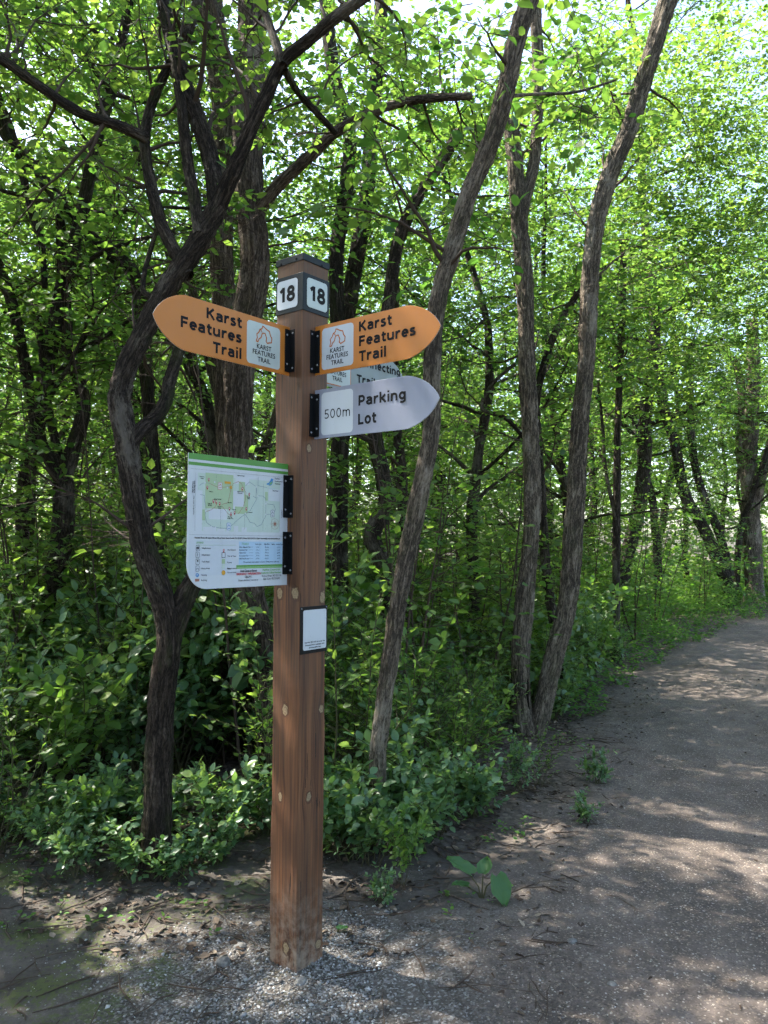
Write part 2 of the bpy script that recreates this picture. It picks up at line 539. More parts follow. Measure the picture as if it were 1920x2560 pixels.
# refine
tt = np.linspace(0, len(PLf) - 1, (len(PLf) - 1) * 4 + 1)
PLf = np.stack([np.interp(tt, np.arange(len(PLf)), PLf[:, k]) for k in range(2)], 1)
PNf = np.stack([np.interp(tt, np.arange(len(PNf)), PNf[:, k]) for k in range(2)], 1)
offs = np.linspace(-.35, PATH_W + .35, 64)
jit = (vnoise(np.arange(len(PLf)) * .21, np.zeros(len(PLf)), 21) - .5) * .4
pv = PLf[:, None, :] + PNf[:, None, :] * (offs[None, :, None] + jit[:, None, None])
px_, py_ = pv[..., 0], pv[..., 1]
hz = gz(px_, py_) + rough_near(px_, py_)
edge = np.clip(np.minimum(offs + .35, PATH_W + .35 - offs) / .7, 0, 1)
lift = np.where(edge > .02, .010, -.006)
pz = hz + lift[None, :]
n0, n1_ = px_.shape
idx = np.arange(n0 * n1_).reshape(n0, n1_)
Fq = np.stack([idx[:-1, :-1], idx[:-1, 1:], idx[1:, 1:], idx[1:, :-1]], -1).reshape(-1, 4)
me = np_mesh('path', np.stack([px_, py_, pz], -1).reshape(-1, 3), Fq, smooth=True)
at = me.attributes.new('edge', 'FLOAT', 'POINT')
at.data.foreach_set('value', np.tile(edge, n0).astype(np.float32))
tag(link('path', me, MAT['path']), kind='structure')

# ------------------------------------------------------------------ sign post
YAW = radians(38.351)
HW = .07
POST_X, POST_Y = -.3197, 2.9479
post = empty('sign_post', (POST_X, POST_Y, 0), -YAW)
tag(post, 'square brown timber post carrying four pointed trail boards and a map', 'signpost')


def bm_obj(name, bm, mats, parent, smooth=False):
    me = bpy.data.meshes.new(name)
    bm.normal_update()
    bm.to_mesh(me); bm.free()
    if smooth: me.polygons.foreach_set('use_smooth', np.ones(len(me.polygons), bool))
    return link(name, me, mats, parent)


def bm_box(bm, a, b, bevel=0.0, seg=2):
    r = bmesh.ops.create_cube(bm, size=1)
    vs = r['verts']
    for v in vs:
        v.co = Vector([(a[i] + b[i]) / 2 + v.co[i] * (b[i] - a[i]) for i in range(3)])
    if bevel:
        es = list({e for v in vs for e in v.link_edges})
        bmesh.ops.bevel(bm, geom=es, offset=bevel, segments=seg, affect='EDGES', profile=.5)


# timber shaft: slightly irregular, with eased arrises
def make_post():
    c = .005
    ring = []
    for sx, sy in ((1, -1), (1, 1), (-1, 1), (-1, -1)):
        pts = {(1, -1): [(HW - c, -HW), (HW - .0015, -HW + .0015), (HW, -HW + c)], (1, 1): [(HW, HW - c), (HW - .0015, HW - .0015), (HW - c, HW)],
               (-1, 1): [(-HW + c, HW), (-HW + .0015, HW - .0015), (-HW, HW - c)], (-1, -1): [(-HW, -HW + c), (-HW + .0015, -HW + .0015), (-HW + c, -HW)]}[(sx, sy)]
        ring += pts
    zs = np.arange(-.12, 2.635, .025); zs = np.append(zs, 2.635)
    V = []
    for z in zs:
        for k, (x, y) in enumerate(ring):
            w = .0012 * math.sin(z * 7 + k * 2.1) + .0008 * math.sin(z * 23 + k * 5)
            V.append((x + w * (1 if abs(x) > HW - .003 else 0), y + w * (1 if abs(y) > HW - .003 else 0), z))
    n = len(ring); Fc = []; mi = []
    for i in range(len(zs) - 1):
        for k in range(n):
            k2 = (k + 1) % n
            Fc.append((i * n + k, i * n + k2, (i + 1) * n + k2, (i + 1) * n + k))
            mi.append(1 if k in (1, 2, 3, 7, 8, 9) else 0)
    me = np_mesh('post', np.array(V), np.array(Fc), mat_idx=mi)
    bm = bmesh.new(); bm.from_mesh(me)
    bm.verts.ensure_lookup_table()
    bm.faces.new([bm.verts[(len(zs) - 1) * n + k] for k in range(n)])
    bm.to_mesh(me); bm.free()
    return link('post', me, [MAT['wood_l'], MAT['wood_r']], post)


make_post()

# frames for the flat boards: each maps board (s, z, depth) to the post's local space, s to the reader's right
FR = {
    'left': lambda s, z, d: (d, s, z),            # seen from +x, s = y
    'right': lambda s, z, d: (s, -d, z),          # seen from -y, s = x
    'faceL': lambda s, z, d: (s, -HW - d, z),     # left face of the post, s = x
    'faceR': lambda s, z, d: (HW + d, s, z),      # right face of the post, s = y
}


def flat_poly(bm, pts, fr, d):
    vs = [bm.verts.new(FR[fr](s, z, d)) for s, z in pts]
    f = bm.faces.new(vs)
    return f


def slab(name, outline, fr, d0, d1, mats, parent, bevel=.0008):
    """closed board of the given outline between depths d0 (back) and d1 (front)"""
    bm = bmesh.new()
    fv = [bm.verts.new(FR[fr](s, z, d1)) for s, z in outline]
    bv = [bm.verts.new(FR[fr](s, z, d0)) for s, z in outline]
    f = bm.faces.new(fv); b = bm.faces.new(bv[::-1])
    n = len(outline)
    for i in range(n):
        j = (i + 1) % n
        q = bm.faces.new((fv[i], bv[i], bv[j], fv[j]))
        if isinstance(mats, list) and len(mats) > 1: q.material_index = 1
    bmesh.ops.recalc_face_normals(bm, faces=bm.faces)
    if bevel:
        es = [e for e in bm.edges if all(v in fv for v in e.verts)]
        bmesh.ops.bevel(bm, geom=es, offset=bevel, segments=1, affect='EDGES')
    bmesh.ops.triangulate(bm, faces=[x for x in bm.faces if len(x.verts) > 4])
    return bm_obj(name, bm, mats, parent)


def rrect(s0, s1, z0, z1, r, n=6):
    pts = []
    for cx_, cz_, a0 in ((s1 - r, z0 + r, -90), (s1 - r, z1 - r, 0), (s0 + r, z1 - r, 90), (s0 + r, z0 + r, 180)):
        for k in range(n + 1):
            a = radians(a0 + 90 * k / n)
            pts.append((cx_ + r * cos(a), cz_ + r * sin(a)))
    return pts


_txt_cache = {}


def text_mesh(s, bold):
    key = (s, bold)
    if key in _txt_cache: return _txt_cache[key]
    cu = bpy.data.curves.new('t', 'FONT')
    cu.body = s; cu.size = 1; cu.fill_mode = 'FRONT'; cu.offset = bold; cu.resolution_u = 3
    cu.space_character = 1.0 + bold * 2
    o = bpy.data.objects.new('t', cu)
    COL.objects.link(o)
    dg = bpy.context.evaluated_depsgraph_get()
    me = bpy.data.meshes.new_from_object(o.evaluated_get(dg))
    bpy.data.objects.remove(o); bpy.data.curves.remove(cu)
    V = np.array([v.co[:2] for v in me.vertices]); Fc = [tuple(p.vertices) for p in me.polygons]
    bpy.data.meshes.remove(me)
    _txt_cache[key] = (V, Fc)
    return V, Fc


CAPV = text_mesh('H', 0.0)[0]
CAP = CAPV[:, 1].max() - CAPV[:, 1].min()


def put_text(bm, s, fr, s0, s1, base, cap, d, bold=0.02, align=None, rot=0):
    """letters between s0 and s1 on the line z=base with capital height cap"""
    V, Fc = text_mesh(s, bold)
    if len(V) == 0: return
    w = V[:, 0].max() - V[:, 0].min()
    sy = cap / (CAP + 2 * bold)
    if align is None: sx = (s1 - s0) / w; x0 = s0
    else:
        sx = sy * .95; x0 = s0 if align == 'L' else (s1 - w * sx if align == 'R' else (s0 + s1 - w * sx) / 2)
    vs = []
    for x, y in V:
        a, b = (x - V[:, 0].min()) * sx, (y + bold) * sy
        if rot: p = (x0 - b, base + a)
        else: p = (x0 + a, base + b)
        vs.append(bm.verts.new(FR[fr](p[0], p[1], d)))
    for f in Fc:
        try: bm.faces.new([vs[i] for i in f])
        except ValueError: pass


def stroke(bm, pts, fr, w, d, closed=False):
    n = len(pts)
    P = [Vector((p[0], p[1])) for p in pts]
    L = []; R = []
    for i in range(n):
        a = P[(i - 1) % n] if (closed or i > 0) else P[i]
        b = P[(i + 1) % n] if (closed or i < n - 1) else P[i]
        t1 = (P[i] - a); t2 = (b - P[i])
        if t1.length < 1e-9: t1 = t2
        if t2.length < 1e-9: t2 = t1
        t1 = t1.normalized(); t2 = t2.normalized()
        m = (t1 + t2)
        if m.length < 1e-6: m = t1
        m.normalize()
        nn = Vector((-m.y, m.x)); k = max(.4, nn.dot(Vector((-t1.y, t1.x))))
        L.append(P[i] + nn * (w / 2 / k)); R.append(P[i] - nn * (w / 2 / k))
    lv = [bm.verts.new(FR[fr](p.x, p.y, d)) for p in L]; rv = [bm.verts.new(FR[fr](p.x, p.y, d)) for p in R]
    for i in range(n if closed else n - 1):
        j = (i + 1) % n
        bm.faces.new((lv[i], rv[i], rv[j], lv[j]))


# bold sign lettering drawn with strokes: unit = x-height .74, capital height 1
def _arc(cx_, cy_, rx, ry, a0, a1, n=10):
    return [(cx_ + rx * cos(radians(a0 + (a1 - a0) * k / n)), cy_ + ry * sin(radians(a0 + (a1 - a0) * k / n))) for k in range(n + 1)]


XH = .76
GL = {
    'K': (.74, [[(.10, 0), (.10, 1)], [(.62, 1), (.16, .46)], [(.26, .58), (.68, 0)]]),
    'F': (.60, [[(.10, 0), (.10, .91), (.58, .91)], [(.12, .50), (.54, .50)]]),
    'T': (.64, [[(.0, .91), (.64, .91)], [(.32, 0), (.32, .88)]]),
    'P': (.66, [[(.10, 0), (.10, .91), (.33, .91)] + _arc(.33, .66, .21, .25, 90, -90) + [(.12, .41)]]),
    'L': (.58, [[(.10, 1), (.10, .09), (.56, .09)]]),
    'C': (.70, [_arc(.44, .5, .36, .41, 48, 312, 18)]),
    'a': (.62, [_arc(.28, XH - .25, .23, .17, 150, 20, 8) + [(.51, 0)], [(.51, .42), (.33, .42)] + _arc(.30, .245, .21, .165, 100, 340, 12)]),
    'r': (.46, [[(.10, 0), (.10, XH)], [(.11, .40), (.17, .58), (.30, .67), (.45, .66)]]),
    's': (.54, [[(.46, .63), (.36, .675), (.24, .675), (.13, .62), (.12, .52), (.20, .44), (.38, .35), (.45, .26), (.42, .15), (.32, .09), (.18, .09), (.05, .14)]]),
    't': (.44, [[(.19, .96), (.19, .22), (.24, .11), (.34, .09), (.44, .11)], [(.02, .67), (.43, .67)]]),
    'e': (.62, [[(.09, .40), (.54, .40)] + _arc(.32, .39, .225, .295, 4, 318, 18)]),
    'u': (.66, [[(.10, XH), (.10, .26)] + _arc(.30, .28, .20, .19, 190, 350, 8), [(.54, XH), (.54, 0)]]),
    'i': (.22, [[(.11, 0), (.11, XH)], [(.11, .90), (.11, 1.07)]]),
    'l': (.22, [[(.11, 0), (.11, 1.06)]]),
    'k': (.64, [[(.10, 0), (.10, 1.06)], [(.55, XH), (.17, .34)], [(.25, .43), (.60, 0)]]),
    'n': (.66, [[(.10, 0), (.10, XH)], [(.11, .42)] + _arc(.32, .46, .215, .21, 165, 0, 9) + [(.54, 0)]]),
    'g': (.64, [_arc(.31, .40, .215, .28, 20, 340, 16), [(.53, XH), (.53, -.02)] + _arc(.30, -.05, .23, .15, 0, -140, 8)]),
    'o': (.64, [_arc(.32, .38, .23, .30, 0, 360, 20)]),
    'c': (.54, [_arc(.34, .38, .24, .30, 50, 310, 14)]),
    'm': (.98, [[(.10, 0), (.10, XH)], [(.11, .42)] + _arc(.30, .46, .19, .21, 165, 0, 8) + [(.49, 0)], [(.50, .42)] + _arc(.68, .46, .19, .21, 165, 0, 8) + [(.87, 0)]]),
    '1': (.54, [[(.08, .70), (.36, .93)], [(.36, 0), (.36, 1)]]),
    '8': (.70, [_arc(.35, .735, .205, .19, 0, 360, 18), _arc(.35, .28, .245, .215, 0, 360, 18)]),
    '5': (.62, [[(.54, .93), (.16, .93), (.13, .52)] + _arc(.28, .31, .25, .24, 120, -140, 12)]),
    '0': (.66, [_arc(.33, .5, .235, .43, 0, 360, 22)]),
}


def put_bold(bm, s, fr, s0, s1, base, cap, d, wt=.205):
    gap = .09
    tot = sum(GL[c][0] for c in s) + gap * (len(s) - 1)
    sx = (s1 - s0) / tot
    x = s0; k = 0
    for c in s:
        w, strokes = GL[c]
        for st in strokes:
            cl = len(st) > 14 and abs(st[0][0] - st[-1][0]) + abs(st[0][1] - st[-1][1]) < 1e-6
            P = [(x + px2 * sx, base + py2 * cap) for px2, py2 in (st[:-1] if cl else st)]
            stroke(bm, P, fr, wt * (sx + cap) / 2, d + .00006 * k, cl)
            k += 1
        x += (w + gap) * sx


def disc(bm, s, z, r, fr, d, n=14, rz=None):
    flat_poly(bm, [(s + r * cos(2 * pi * k / n), z + (rz or r) * sin(2 * pi * k / n)) for k in range(n)], fr, d)


# cap
bm = bmesh.new()
o = HW + .0035
bm_box(bm, (-o, -o, 2.634), (o, o, 2.660), .0015)
vs = [bm.verts.new(p) for p in ((-o + .001, -o + .001, 2.659), (o - .001, -o + .001, 2.659), (o - .001, o - .001, 2.659), (-o + .001, o - .001, 2.659), (0, 0, 2.676))]
for i in range(4): bm.faces.new((vs[i], vs[(i + 1) % 4], vs[4]))
cap = bm_obj('post_cap', bm, MAT['capmetal'], post)


def screw(parent, p, nrm, r=.0045):
    bm = bmesh.new()
    bmesh.ops.create_cone(bm, cap_ends=True, segments=10, radius1=r, radius2=r * .6, depth=.003)
    q = Vector(nrm).to_track_quat('Z', 'Y').to_matrix().to_4x4()
    bm.transform(Matrix.Translation(Vector(p) + Vector(nrm) * .001) @ q)
    return bm_obj('screw', bm, MAT['screw'], parent)


def dark_screw(parent, p, nrm):
    s = screw(parent, p, nrm, .006); s.data.materials[0] = MAT['black']; return s


dark_screw(cap, (-.045, -o, 2.640), (0, -1, 0)); dark_screw(cap, (.035, -o, 2.646), (0, -1, 0)); dark_screw(cap, (o, .03, 2.640), (1, 0, 0))

# number band wrapped round the two faces
bm = bmesh.new()
b = HW + .0035
bm_box(bm, (-HW - .002, -b, 2.444), (b, -HW + .0005, 2.5875), .0012)
bm_box(bm, (HW - .0005, -HW + .0006, 2.444), (b, HW + .002, 2.5875), .0012)
band = bm_obj('number_band', bm, MAT['capmetal'], post)
slab('number_plate', rrect(-.0635, .0455, 2.4615, 2.572, .014), 'faceL', .0036, .0046, MAT['white'], band, .0003)
slab('number_plate', rrect(-.0525, .0595, 2.4615, 2.573, .014), 'faceR', .0036, .0046, MAT['offwhite'], band, .0003)
for fr, s0, s1, zb in (('faceL', -.051, .033, 2.489), ('faceR', -.039, .047, 2.489)):
    bm = bmesh.new()
    put_bold(bm, '18', fr, s0, s1, zb, .0565, .0051, .235)
    bm_obj('numeral', bm, MAT['ink'], band)


def bracket(kind, zb, zt, sign=1):
    """black angle: one leg on the post face, one on the board"""
    bm = bmesh.new()
    t = .003
    if kind == 'left':
        bm_box(bm, (.0025, -HW - t, zb), (.030, -HW + .0004, zt), .0012)
        bm_box(bm, (.0026, -HW - .026, zb), (.0026 + t, -HW - t + .0004, zt), .0012)
        sc = [((.021, -HW - t, zt - .015), (0, -1, 0)), ((.021, -HW - t, zb + .015), (0, -1, 0)), ((.0026 + t, -HW - .016, zt - .022), (1, 0, 0)), ((.0026 + t, -HW - .016, zb + .030), (1, 0, 0))]
    elif kind == 'right':
        bm_box(bm, (HW - .0004, -.030, zb), (HW + t, -.0025, zt), .0012)
        bm_box(bm, (HW + t - .0004, -.0026 - t, zb), (HW + .026, -.0026, zt), .0012)
        sc = [((HW + t, -.021, zt - .015), (1, 0, 0)), ((HW + t, -.021, zb + .015), (1, 0, 0)), ((HW + .016, -.0026 - t, zt - .022), (0, -1, 0)), ((HW + .016, -.0026 - t, zb + .03), (0, -1, 0))]
    else:
        bm_box(bm, (.0025, HW - .0004, zb), (.030, HW + t, zt), .0012)
        bm_box(bm, (.0026, HW + t - .0004, zb), (.0026 + t, HW + .026, zt), .0012)
        sc = [((.0026 + t, HW + .016, zt - .022), (1, 0, 0)), ((.0026 + t, HW + .016, zb + .03), (1, 0, 0))]
    br = bm_obj('bracket', bm, MAT['black'], post)
    for p, n in sc: screw(br, p, n)
    return br


bracket('left', 2.215, 2.378); bracket('right', 2.214, 2.377); bracket('right', 1.972, 2.135)
bracket('left', 1.6655, 1.825); bracket('left', 1.454, 1.613); bracket('back', 2.22, 2.37)

T = .0026


def arrow_outline(L, shoulder, z0, z1, sgn, off):
    """pointed board: straight from the post, then a rounded nose"""
    zm = (z0 + z1) / 2; hh = (z1 - z0) / 2
    pts = [(0, z1), (shoulder, z1)]
    up = []
    for k in range(1, 12):
        a = k / 12
        up.append((shoulder + (L - shoulder) * (math.sin(a * pi / 2) * .55 + a * .45), zm + hh * (1 - (a ** 1.55)) ))
    pts += up + [(L, zm)] + [(x, 2 * zm - z) for x, z in up[::-1]] + [(shoulder, z0), (0, z0)]
    pts = [(sgn * (off + x), z) for x, z in pts]
    return pts


EMB = [(0, .02), (.10, 0), (.17, .18), (.30, .30), (.36, .52), (.44, .60), (.56, .60), (.66, .34), (.62, .16), (.72, .06), (.80, .10), (.97, .16), (1.0, .42), (.90, .56),
       (.84, .80), (.66, .86), (.50, .97), (.40, 1.0), (.36, .84), (.22, .76), (.17, .60), (.03, .44), (.06, .24)]


def emblem(parent, fr, s0, s1, z0, z1, d):
    bm = bmesh.new()
    P = [(s0 + x * (s1 - s0), z0 + y * (z1 - z0)) for x, y in EMB]
    stroke(bm, P, fr, .0044, d, True)
    stroke(bm, [(s0 + (s1 - s0) * x, z0 + (z1 - z0) * y) for x, y in ((.22, .76), (.33, .70), (.36, .60))], fr, .0036, d)
    return bm_obj('emblem', bm, MAT['oink'], parent)


def lettering(parent, fr, lines, mat='ink', d=.0021):
    for l in lines:
        bm = bmesh.new()
        if l[5] > .03: put_bold(bm, l[0], fr, l[1], l[2], l[3], l[4], d)
        elif l[5] < .01: put_bold(bm, l[0], fr, l[1], l[2], l[3], l[4], d, .105)
        else: put_text(bm, l[0], fr, l[1], l[2], l[3], l[4], d, *(l[5:]))
        bm_obj('lettering', bm, MAT[mat], parent)


def inset(parent, fr, s0, s1, z0, z1, mat, d=.0016):
    return slab('inset_panel', rrect(s0, s1, z0, z1, .015), fr, T / 2 - .0004, d, MAT[mat], parent, .0)


# left orange board: s = y, s = -(HW + u)
bd = slab('direction_board', arrow_outline(.606, .478, 2.2025, 2.3885, -1, HW - .001), 'left', -T / 2, T / 2, [MAT['orange'], MAT['edge']], post)
bd['label'] = 'orange Karst Features Trail board pointing away from the path'
S = lambda u: -(HW + u)
inset(bd, 'left', S(.2125), S(.049), 2.2155, 2.371, 'offwhite')
emblem(bd, 'left', S(.168), S(.0915), 2.300, 2.362, .0021)
lettering(bd, 'left', [('Karst', S(.394), S(.2375), 2.332, .037, .036), ('Features', S(.499), S(.2375), 2.278, .037, .036), ('Trail', S(.364), S(.2365), 2.2205, .037, .036)])
lettering(bd, 'left', [('KARST', S(.165), S(.0936), 2.2755, .0175, .018), ('FEATURES', S(.1844), S(.0742), 2.253, .0175, .018), ('TRAIL', S(.1605), S(.0975), 2.2285, .0175, .018)], 'ink', .0022)
# right orange board
bd = slab('direction_board', arrow_outline(.577, .432, 2.2065, 2.3945, 1, HW - .001), 'right', -T / 2, T / 2, [MAT['orange'], MAT['edge']], post)
bd['label'] = 'orange Karst Features Trail board pointing over the path'
S = lambda u: HW + u
inset(bd, 'right', S(.035), S(.192), 2.2225, 2.3795, 'white')
emblem(bd, 'right', S(.076), S(.152), 2.306, 2.368, .0021)
lettering(bd, 'right', [('Karst', S(.2185), S(.370), 2.339, .037, .036), ('Features', S(.219), S(.4737), 2.285, .037, .036), ('Trail', S(.2197), S(.3455), 2.2295, .037, .036)])
lettering(bd, 'right', [('KARST', S(.078), S(.149), 2.281, .0175, .018), ('FEATURES', S(.060), S(.167), 2.2585, .0175, .018), ('TRAIL', S(.083), S(.145), 2.235, .0175, .018)], 'ink', .0022)
# grey parking board
bd = slab('direction_board', arrow_outline(.5725, .432, 1.964, 2.1497, 1, HW - .001), 'right', -T / 2, T / 2, [MAT['grey'], MAT['edge']], post)
bd['label'] = 'grey Parking Lot 500m board below the orange one'
inset(bd, 'right', S(.036), S(.1917), 1.9755, 2.1355, 'white')
lettering(bd, 'right', [('Parking', S(.2183), S(.4332), 2.068, .037, .036), ('Lot', S(.2172), S(.302), 1.9998, .0385, .036)])
lettering(bd, 'right', [('500m', S(.0505), S(.181), 2.0355, .036, .004)], 'ink', .0022)
# grey connecting board behind the post
bd = slab('direction_board', arrow_outline(.596, .468, 2.199, 2.387, 1, HW - .001), 'left', -T / 2, T / 2, [MAT['greygreen'], MAT['edge']], post)
bd['label'] = 'grey Connecting Trail board on the far face of the post'
slab('inset_border', rrect(S(.046), S(.217), 2.2095, 2.3765, .014), 'left', T / 2 - .0004, .0015, MAT['oink'], bd, 0)
slab('inset_panel', rrect(S(.050), S(.213), 2.2135, 2.3725, .012), 'left', .0014, .0019, MAT['offwhite'], bd, 0)
emblem(bd, 'left', S(.095), S(.170), 2.300, 2.362, .0024)
lettering(bd, 'left', [('KARST', S(.096), S(.166), 2.2765, .0175, .018), ('FEATURES', S(.077), S(.186), 2.254, .0175, .018), ('TRAIL', S(.101), S(.163), 2.2295, .0175, .018)], 'ink', .0024)
lettering(bd, 'left', [('Connecting', S(.250), S(.556), 2.322, .034, .036), ('Trail', S(.2547), S(.375), 2.2455, .034, .036)])

# ---- map board: own coordinates a in 0..1 (reader's left to right), b in 0..1 (bottom to top)
ML, MB, MH = .4585, 1.4142, .4535
ma = lambda a: -(HW + ML) + (a if a < .46 or a > .99 else .46 + (a - .46) * .955) * ML
mb = lambda b: MB + b * MH
r = .085
out = [(-(HW - .001), MB), (-(HW - .001), MB + MH), (-(HW + ML), MB + MH)]
for k in range(13):
    a = pi + (pi / 2) * k / 12
    out.append((-(HW + ML) + r + r * cos(a), MB + r + r * sin(a)))
mp = slab('map_board', out, 'left', -T / 2, T / 2, [MAT['white'], MAT['edge']], post)
mp['label'] = 'white trail map board with green stripes along its top'


def mrects(name, mat, rects, d):
    for k, (a0, b0, a1, b1) in enumerate(rects):
        bm = bmesh.new()
        flat_poly(bm, [(ma(a0), mb(b0)), (ma(a1), mb(b0)), (ma(a1), mb(b1)), (ma(a0), mb(b1))], 'left', d + k * .00003)
        bm_obj(name, bm, MAT[mat], mp)


mrects('header_stripe', 'greenbar', [(.0005, .955, .9995, .9995), (.0005, .912, .9995, .936)], .0016)
mrects('legend_field', 'legend', [(.02, .10, .985, .365)], .0015)
mrects('field_area', 'fields', [(.13, .43, .93, .845), (.085, .73, .16, .86)], .0016)
mrects('blank_area', 'white', [(.44, .80, .585, .87), (.80, .685, .93, .78), (.27, .43, .345, .45), (.355, .41, .385, .45), (.43, .41, .475, .475), (.51, .41, .565, .465), (.14, .43, .26, .462), (.42, .60, .53, .745), (.19, .52, .36, .60)], .0018)
mrects('woodland_area', 'woodland', [(.155, .60, .42, .865), (.13, .51, .16, .59), (.475, .72, .54, .82), (.53, .575, .575, .72), (.76, .685, .79, .755), (.44, .57, .54, .625)], .0019)
mrects('table_field', 'bluep', [(.485, .175, .965, .355)], .0019)
mrects('footer_stripe', 'greenbar', [(.46, .158, .965, .172)], .0019)
mrects('footer_stripe', 'midgreen', [(.46, .144, .965, .157)], .0019)


def mlines(name, mat, lines, w, d=.0022):
    bm = bmesh.new()
    for ln in lines: stroke(bm, [(ma(a), mb(b)) for a, b in ln], 'left', w, d)
    return tag(bm_obj(name, bm, MAT[mat], mp), kind='stuff')


mlines('road_line', 'softink', [[(.066, .43), (.066, .86)], [(.02, .885), (.95, .885)], [(.25, .80), (.26, .865)], [(.93, .44), (.93, .78)], [(.84, .44), (.84, .62)], [(.30, .45), (.30, .60)], [(.54, .45), (.54, .57)], [(.74, .44), (.74, .82)], [(.02, .402), (.97, .402)]], .0006, .0021)
mlines('trail_line', 'trail', [
    [(.10, .765), (.13, .785), (.17, .79), (.20, .785)], [(.11, .70), (.145, .695), (.15, .65), (.165, .60), (.155, .55), (.17, .495), (.22, .465), (.30, .455), (.36, .455), (.42, .485), (.47, .525), (.545, .57), (.60, .60), (.665, .69), (.68, .72), (.735, .72), (.77, .70), (.77, .60), (.77, .56), (.72, .49), (.675, .475), (.645, .50), (.60, .505), (.545, .57)],
    [(.545, .79), (.585, .825), (.66, .79), (.67, .735)], [(.66, .79), (.66, .70)], [(.68, .87), (.68, .80), (.78, .79)], [(.77, .66), (.86, .655), (.88, .62), (.86, .58), (.77, .575)], [(.63, .715), (.66, .70)]], .0016)
mlines('trail_line', 'brownink', [[(.165, .575), (.21, .59), (.25, .615), (.27, .645)], [(.20, .785), (.26, .765), (.31, .765), (.40, .775), (.42, .80), (.47, .82), (.50, .805), (.53, .765), (.55, .74), (.545, .68), (.52, .62), (.47, .565)], [(.40, .765), (.385, .71), (.37, .65), (.31, .635)], [(.31, .625), (.36, .575), (.39, .555), (.42, .55)]], .0014)


def pins(name, pts, mat='redink'):
    bm = bmesh.new()
    for a, b in pts:
        s, z = ma(a), mb(b)
        flat_poly(bm, [(s, z - .009), (s + .0038, z), (s + .003, z + .0045), (s, z + .006), (s - .003, z + .0045), (s - .0038, z)], 'left', .0024)
    return tag(bm_obj(name, bm, MAT[mat], mp), kind='stuff')


pins('map_pin', [(.185, .815), (.172, .755), (.23, .655), (.255, .65), (.29, .64), (.385, .605), (.40, .565), (.435, .575), (.51, .765), (.585, .725), (.555, .61), (.335, .285)])
bm = bmesh.new()
for a, b in ((.185, .818), (.172, .758), (.23, .658), (.255, .653), (.29, .643), (.385, .608), (.40, .568), (.435, .578), (.51, .768), (.585, .728), (.555, .613), (.335, .288)):
    disc(bm, ma(a), mb(b), .0022, 'left', .0026, 8)
for k, (a, b) in enumerate(((.24, .80), (.305, .765), (.36, .765), (.215, .462), (.255, .457), (.64, .478), (.66, .79), (.68, .715), (.77, .66), (.77, .575), (.545, .575), (.16, .58), (.15, .79))):
    disc(bm, ma(a), mb(b), .0032, 'left', .0026, 8)
tag(bm_obj('marker_disc', bm, MAT['white'], mp), kind='stuff')
bm = bmesh.new()
disc(bm, ma(.395), mb(.768), .0058, 'left', .0027); disc(bm, ma(.335), mb(.118), .0085, 'left', .0027)
stroke(bm, [(ma(.335), mb(.80)), (ma(.392), mb(.797)), (ma(.395), mb(.765))], 'left', .0018, .0028)
flat_poly(bm, [(ma(.333), mb(.795)), (ma(.392), mb(.795)), (ma(.392), mb(.812)), (ma(.333), mb(.812))], 'left', .0027)
bm_obj('location_marker', bm, MAT['yellow'], mp)
# trail emblems on the map
for a0, b0, mtn in ((.27, .745, 'oink'), (.36, .44, 'blueink'), (.825, .555, 'softink')):
    o = slab('trail_badge', rrect(ma(a0), ma(a0) + .0185, mb(b0), mb(b0) + .026, .003, 3), 'left', .0014, .0029, MAT['white'], mp, 0)
    bm = bmesh.new()
    P = rrect(ma(a0) + .0008, ma(a0) + .0177, mb(b0) + .0008, mb(b0) + .0252, .003, 3)
    stroke(bm, P, 'left', .0012, .0031, True)
    stroke(bm, [(ma(a0) + .004, mb(b0) + .012), (ma(a0) + .009, mb(b0) + .020), (ma(a0) + .0145, mb(b0) + .012)], 'left', .0018, .0031)
    stroke(bm, [(ma(a0) + .004, mb(b0) + .007), (ma(a0) + .0145, mb(b0) + .007)], 'left', .002, .0031)
    bm_obj('badge_outline', bm, MAT[mtn], mp)
# compass rose
bm = bmesh.new()
cs, cz = ma(.875), mb(.50)
for k in range(8):
    a = k * pi / 4; L_ = .017 if k % 2 == 0 else .0125
    flat_poly(bm, [(cs + L_ * sin(a), cz + L_ * cos(a)), (cs + .0035 * sin(a + .5), cz + .0035 * cos(a + .5)), (cs, cz), (cs + .0035 * sin(a - .5), cz + .0035 * cos(a - .5))][::-1], 'left', .0024)
stroke(bm, [(cs + .0195 * cos(k * pi / 12), cz + .0195 * sin(k * pi / 12)) for k in range(24)], 'left', .0008, .0024, True)
bm_obj('compass_rose', bm, MAT['brownink'], mp)
# bird logo
bm = bmesh.new()
bx, bz = ma(.775), mb(.80)
flat_poly(bm, [(bx + x * .001, bz + y * .001) for x, y in ((0, 6), (8, 7), (16, 3), (24, 6), (30, 14), (31, 24), (36, 26), (31, 28), (27, 31), (22, 30), (18, 22), (10, 13), (1, 11))][::-1], 'left', .0024)
bm_obj('bird_logo', bm, MAT['blueink'], mp)
bm = bmesh.new()
flat_poly(bm, [(bx + x * .001, bz + y * .001) for x, y in ((13, 8), (20, 7), (26, 12), (28, 20), (23, 18), (16, 13))][::-1], 'left', .0026)
bm_obj('bird_logo_wing', bm, MAT['midgreen'], mp)
bm = bmesh.new()
for k in range(2): stroke(bm, [(bx + .012 + i * .006, bz - .002 - k * .003 - .004 * sin(i * .55)) for i in range(6)], 'left', .0012, .0025)
bm_obj('logo_waves', bm, MAT['bluep'], mp)
bm = bmesh.new()


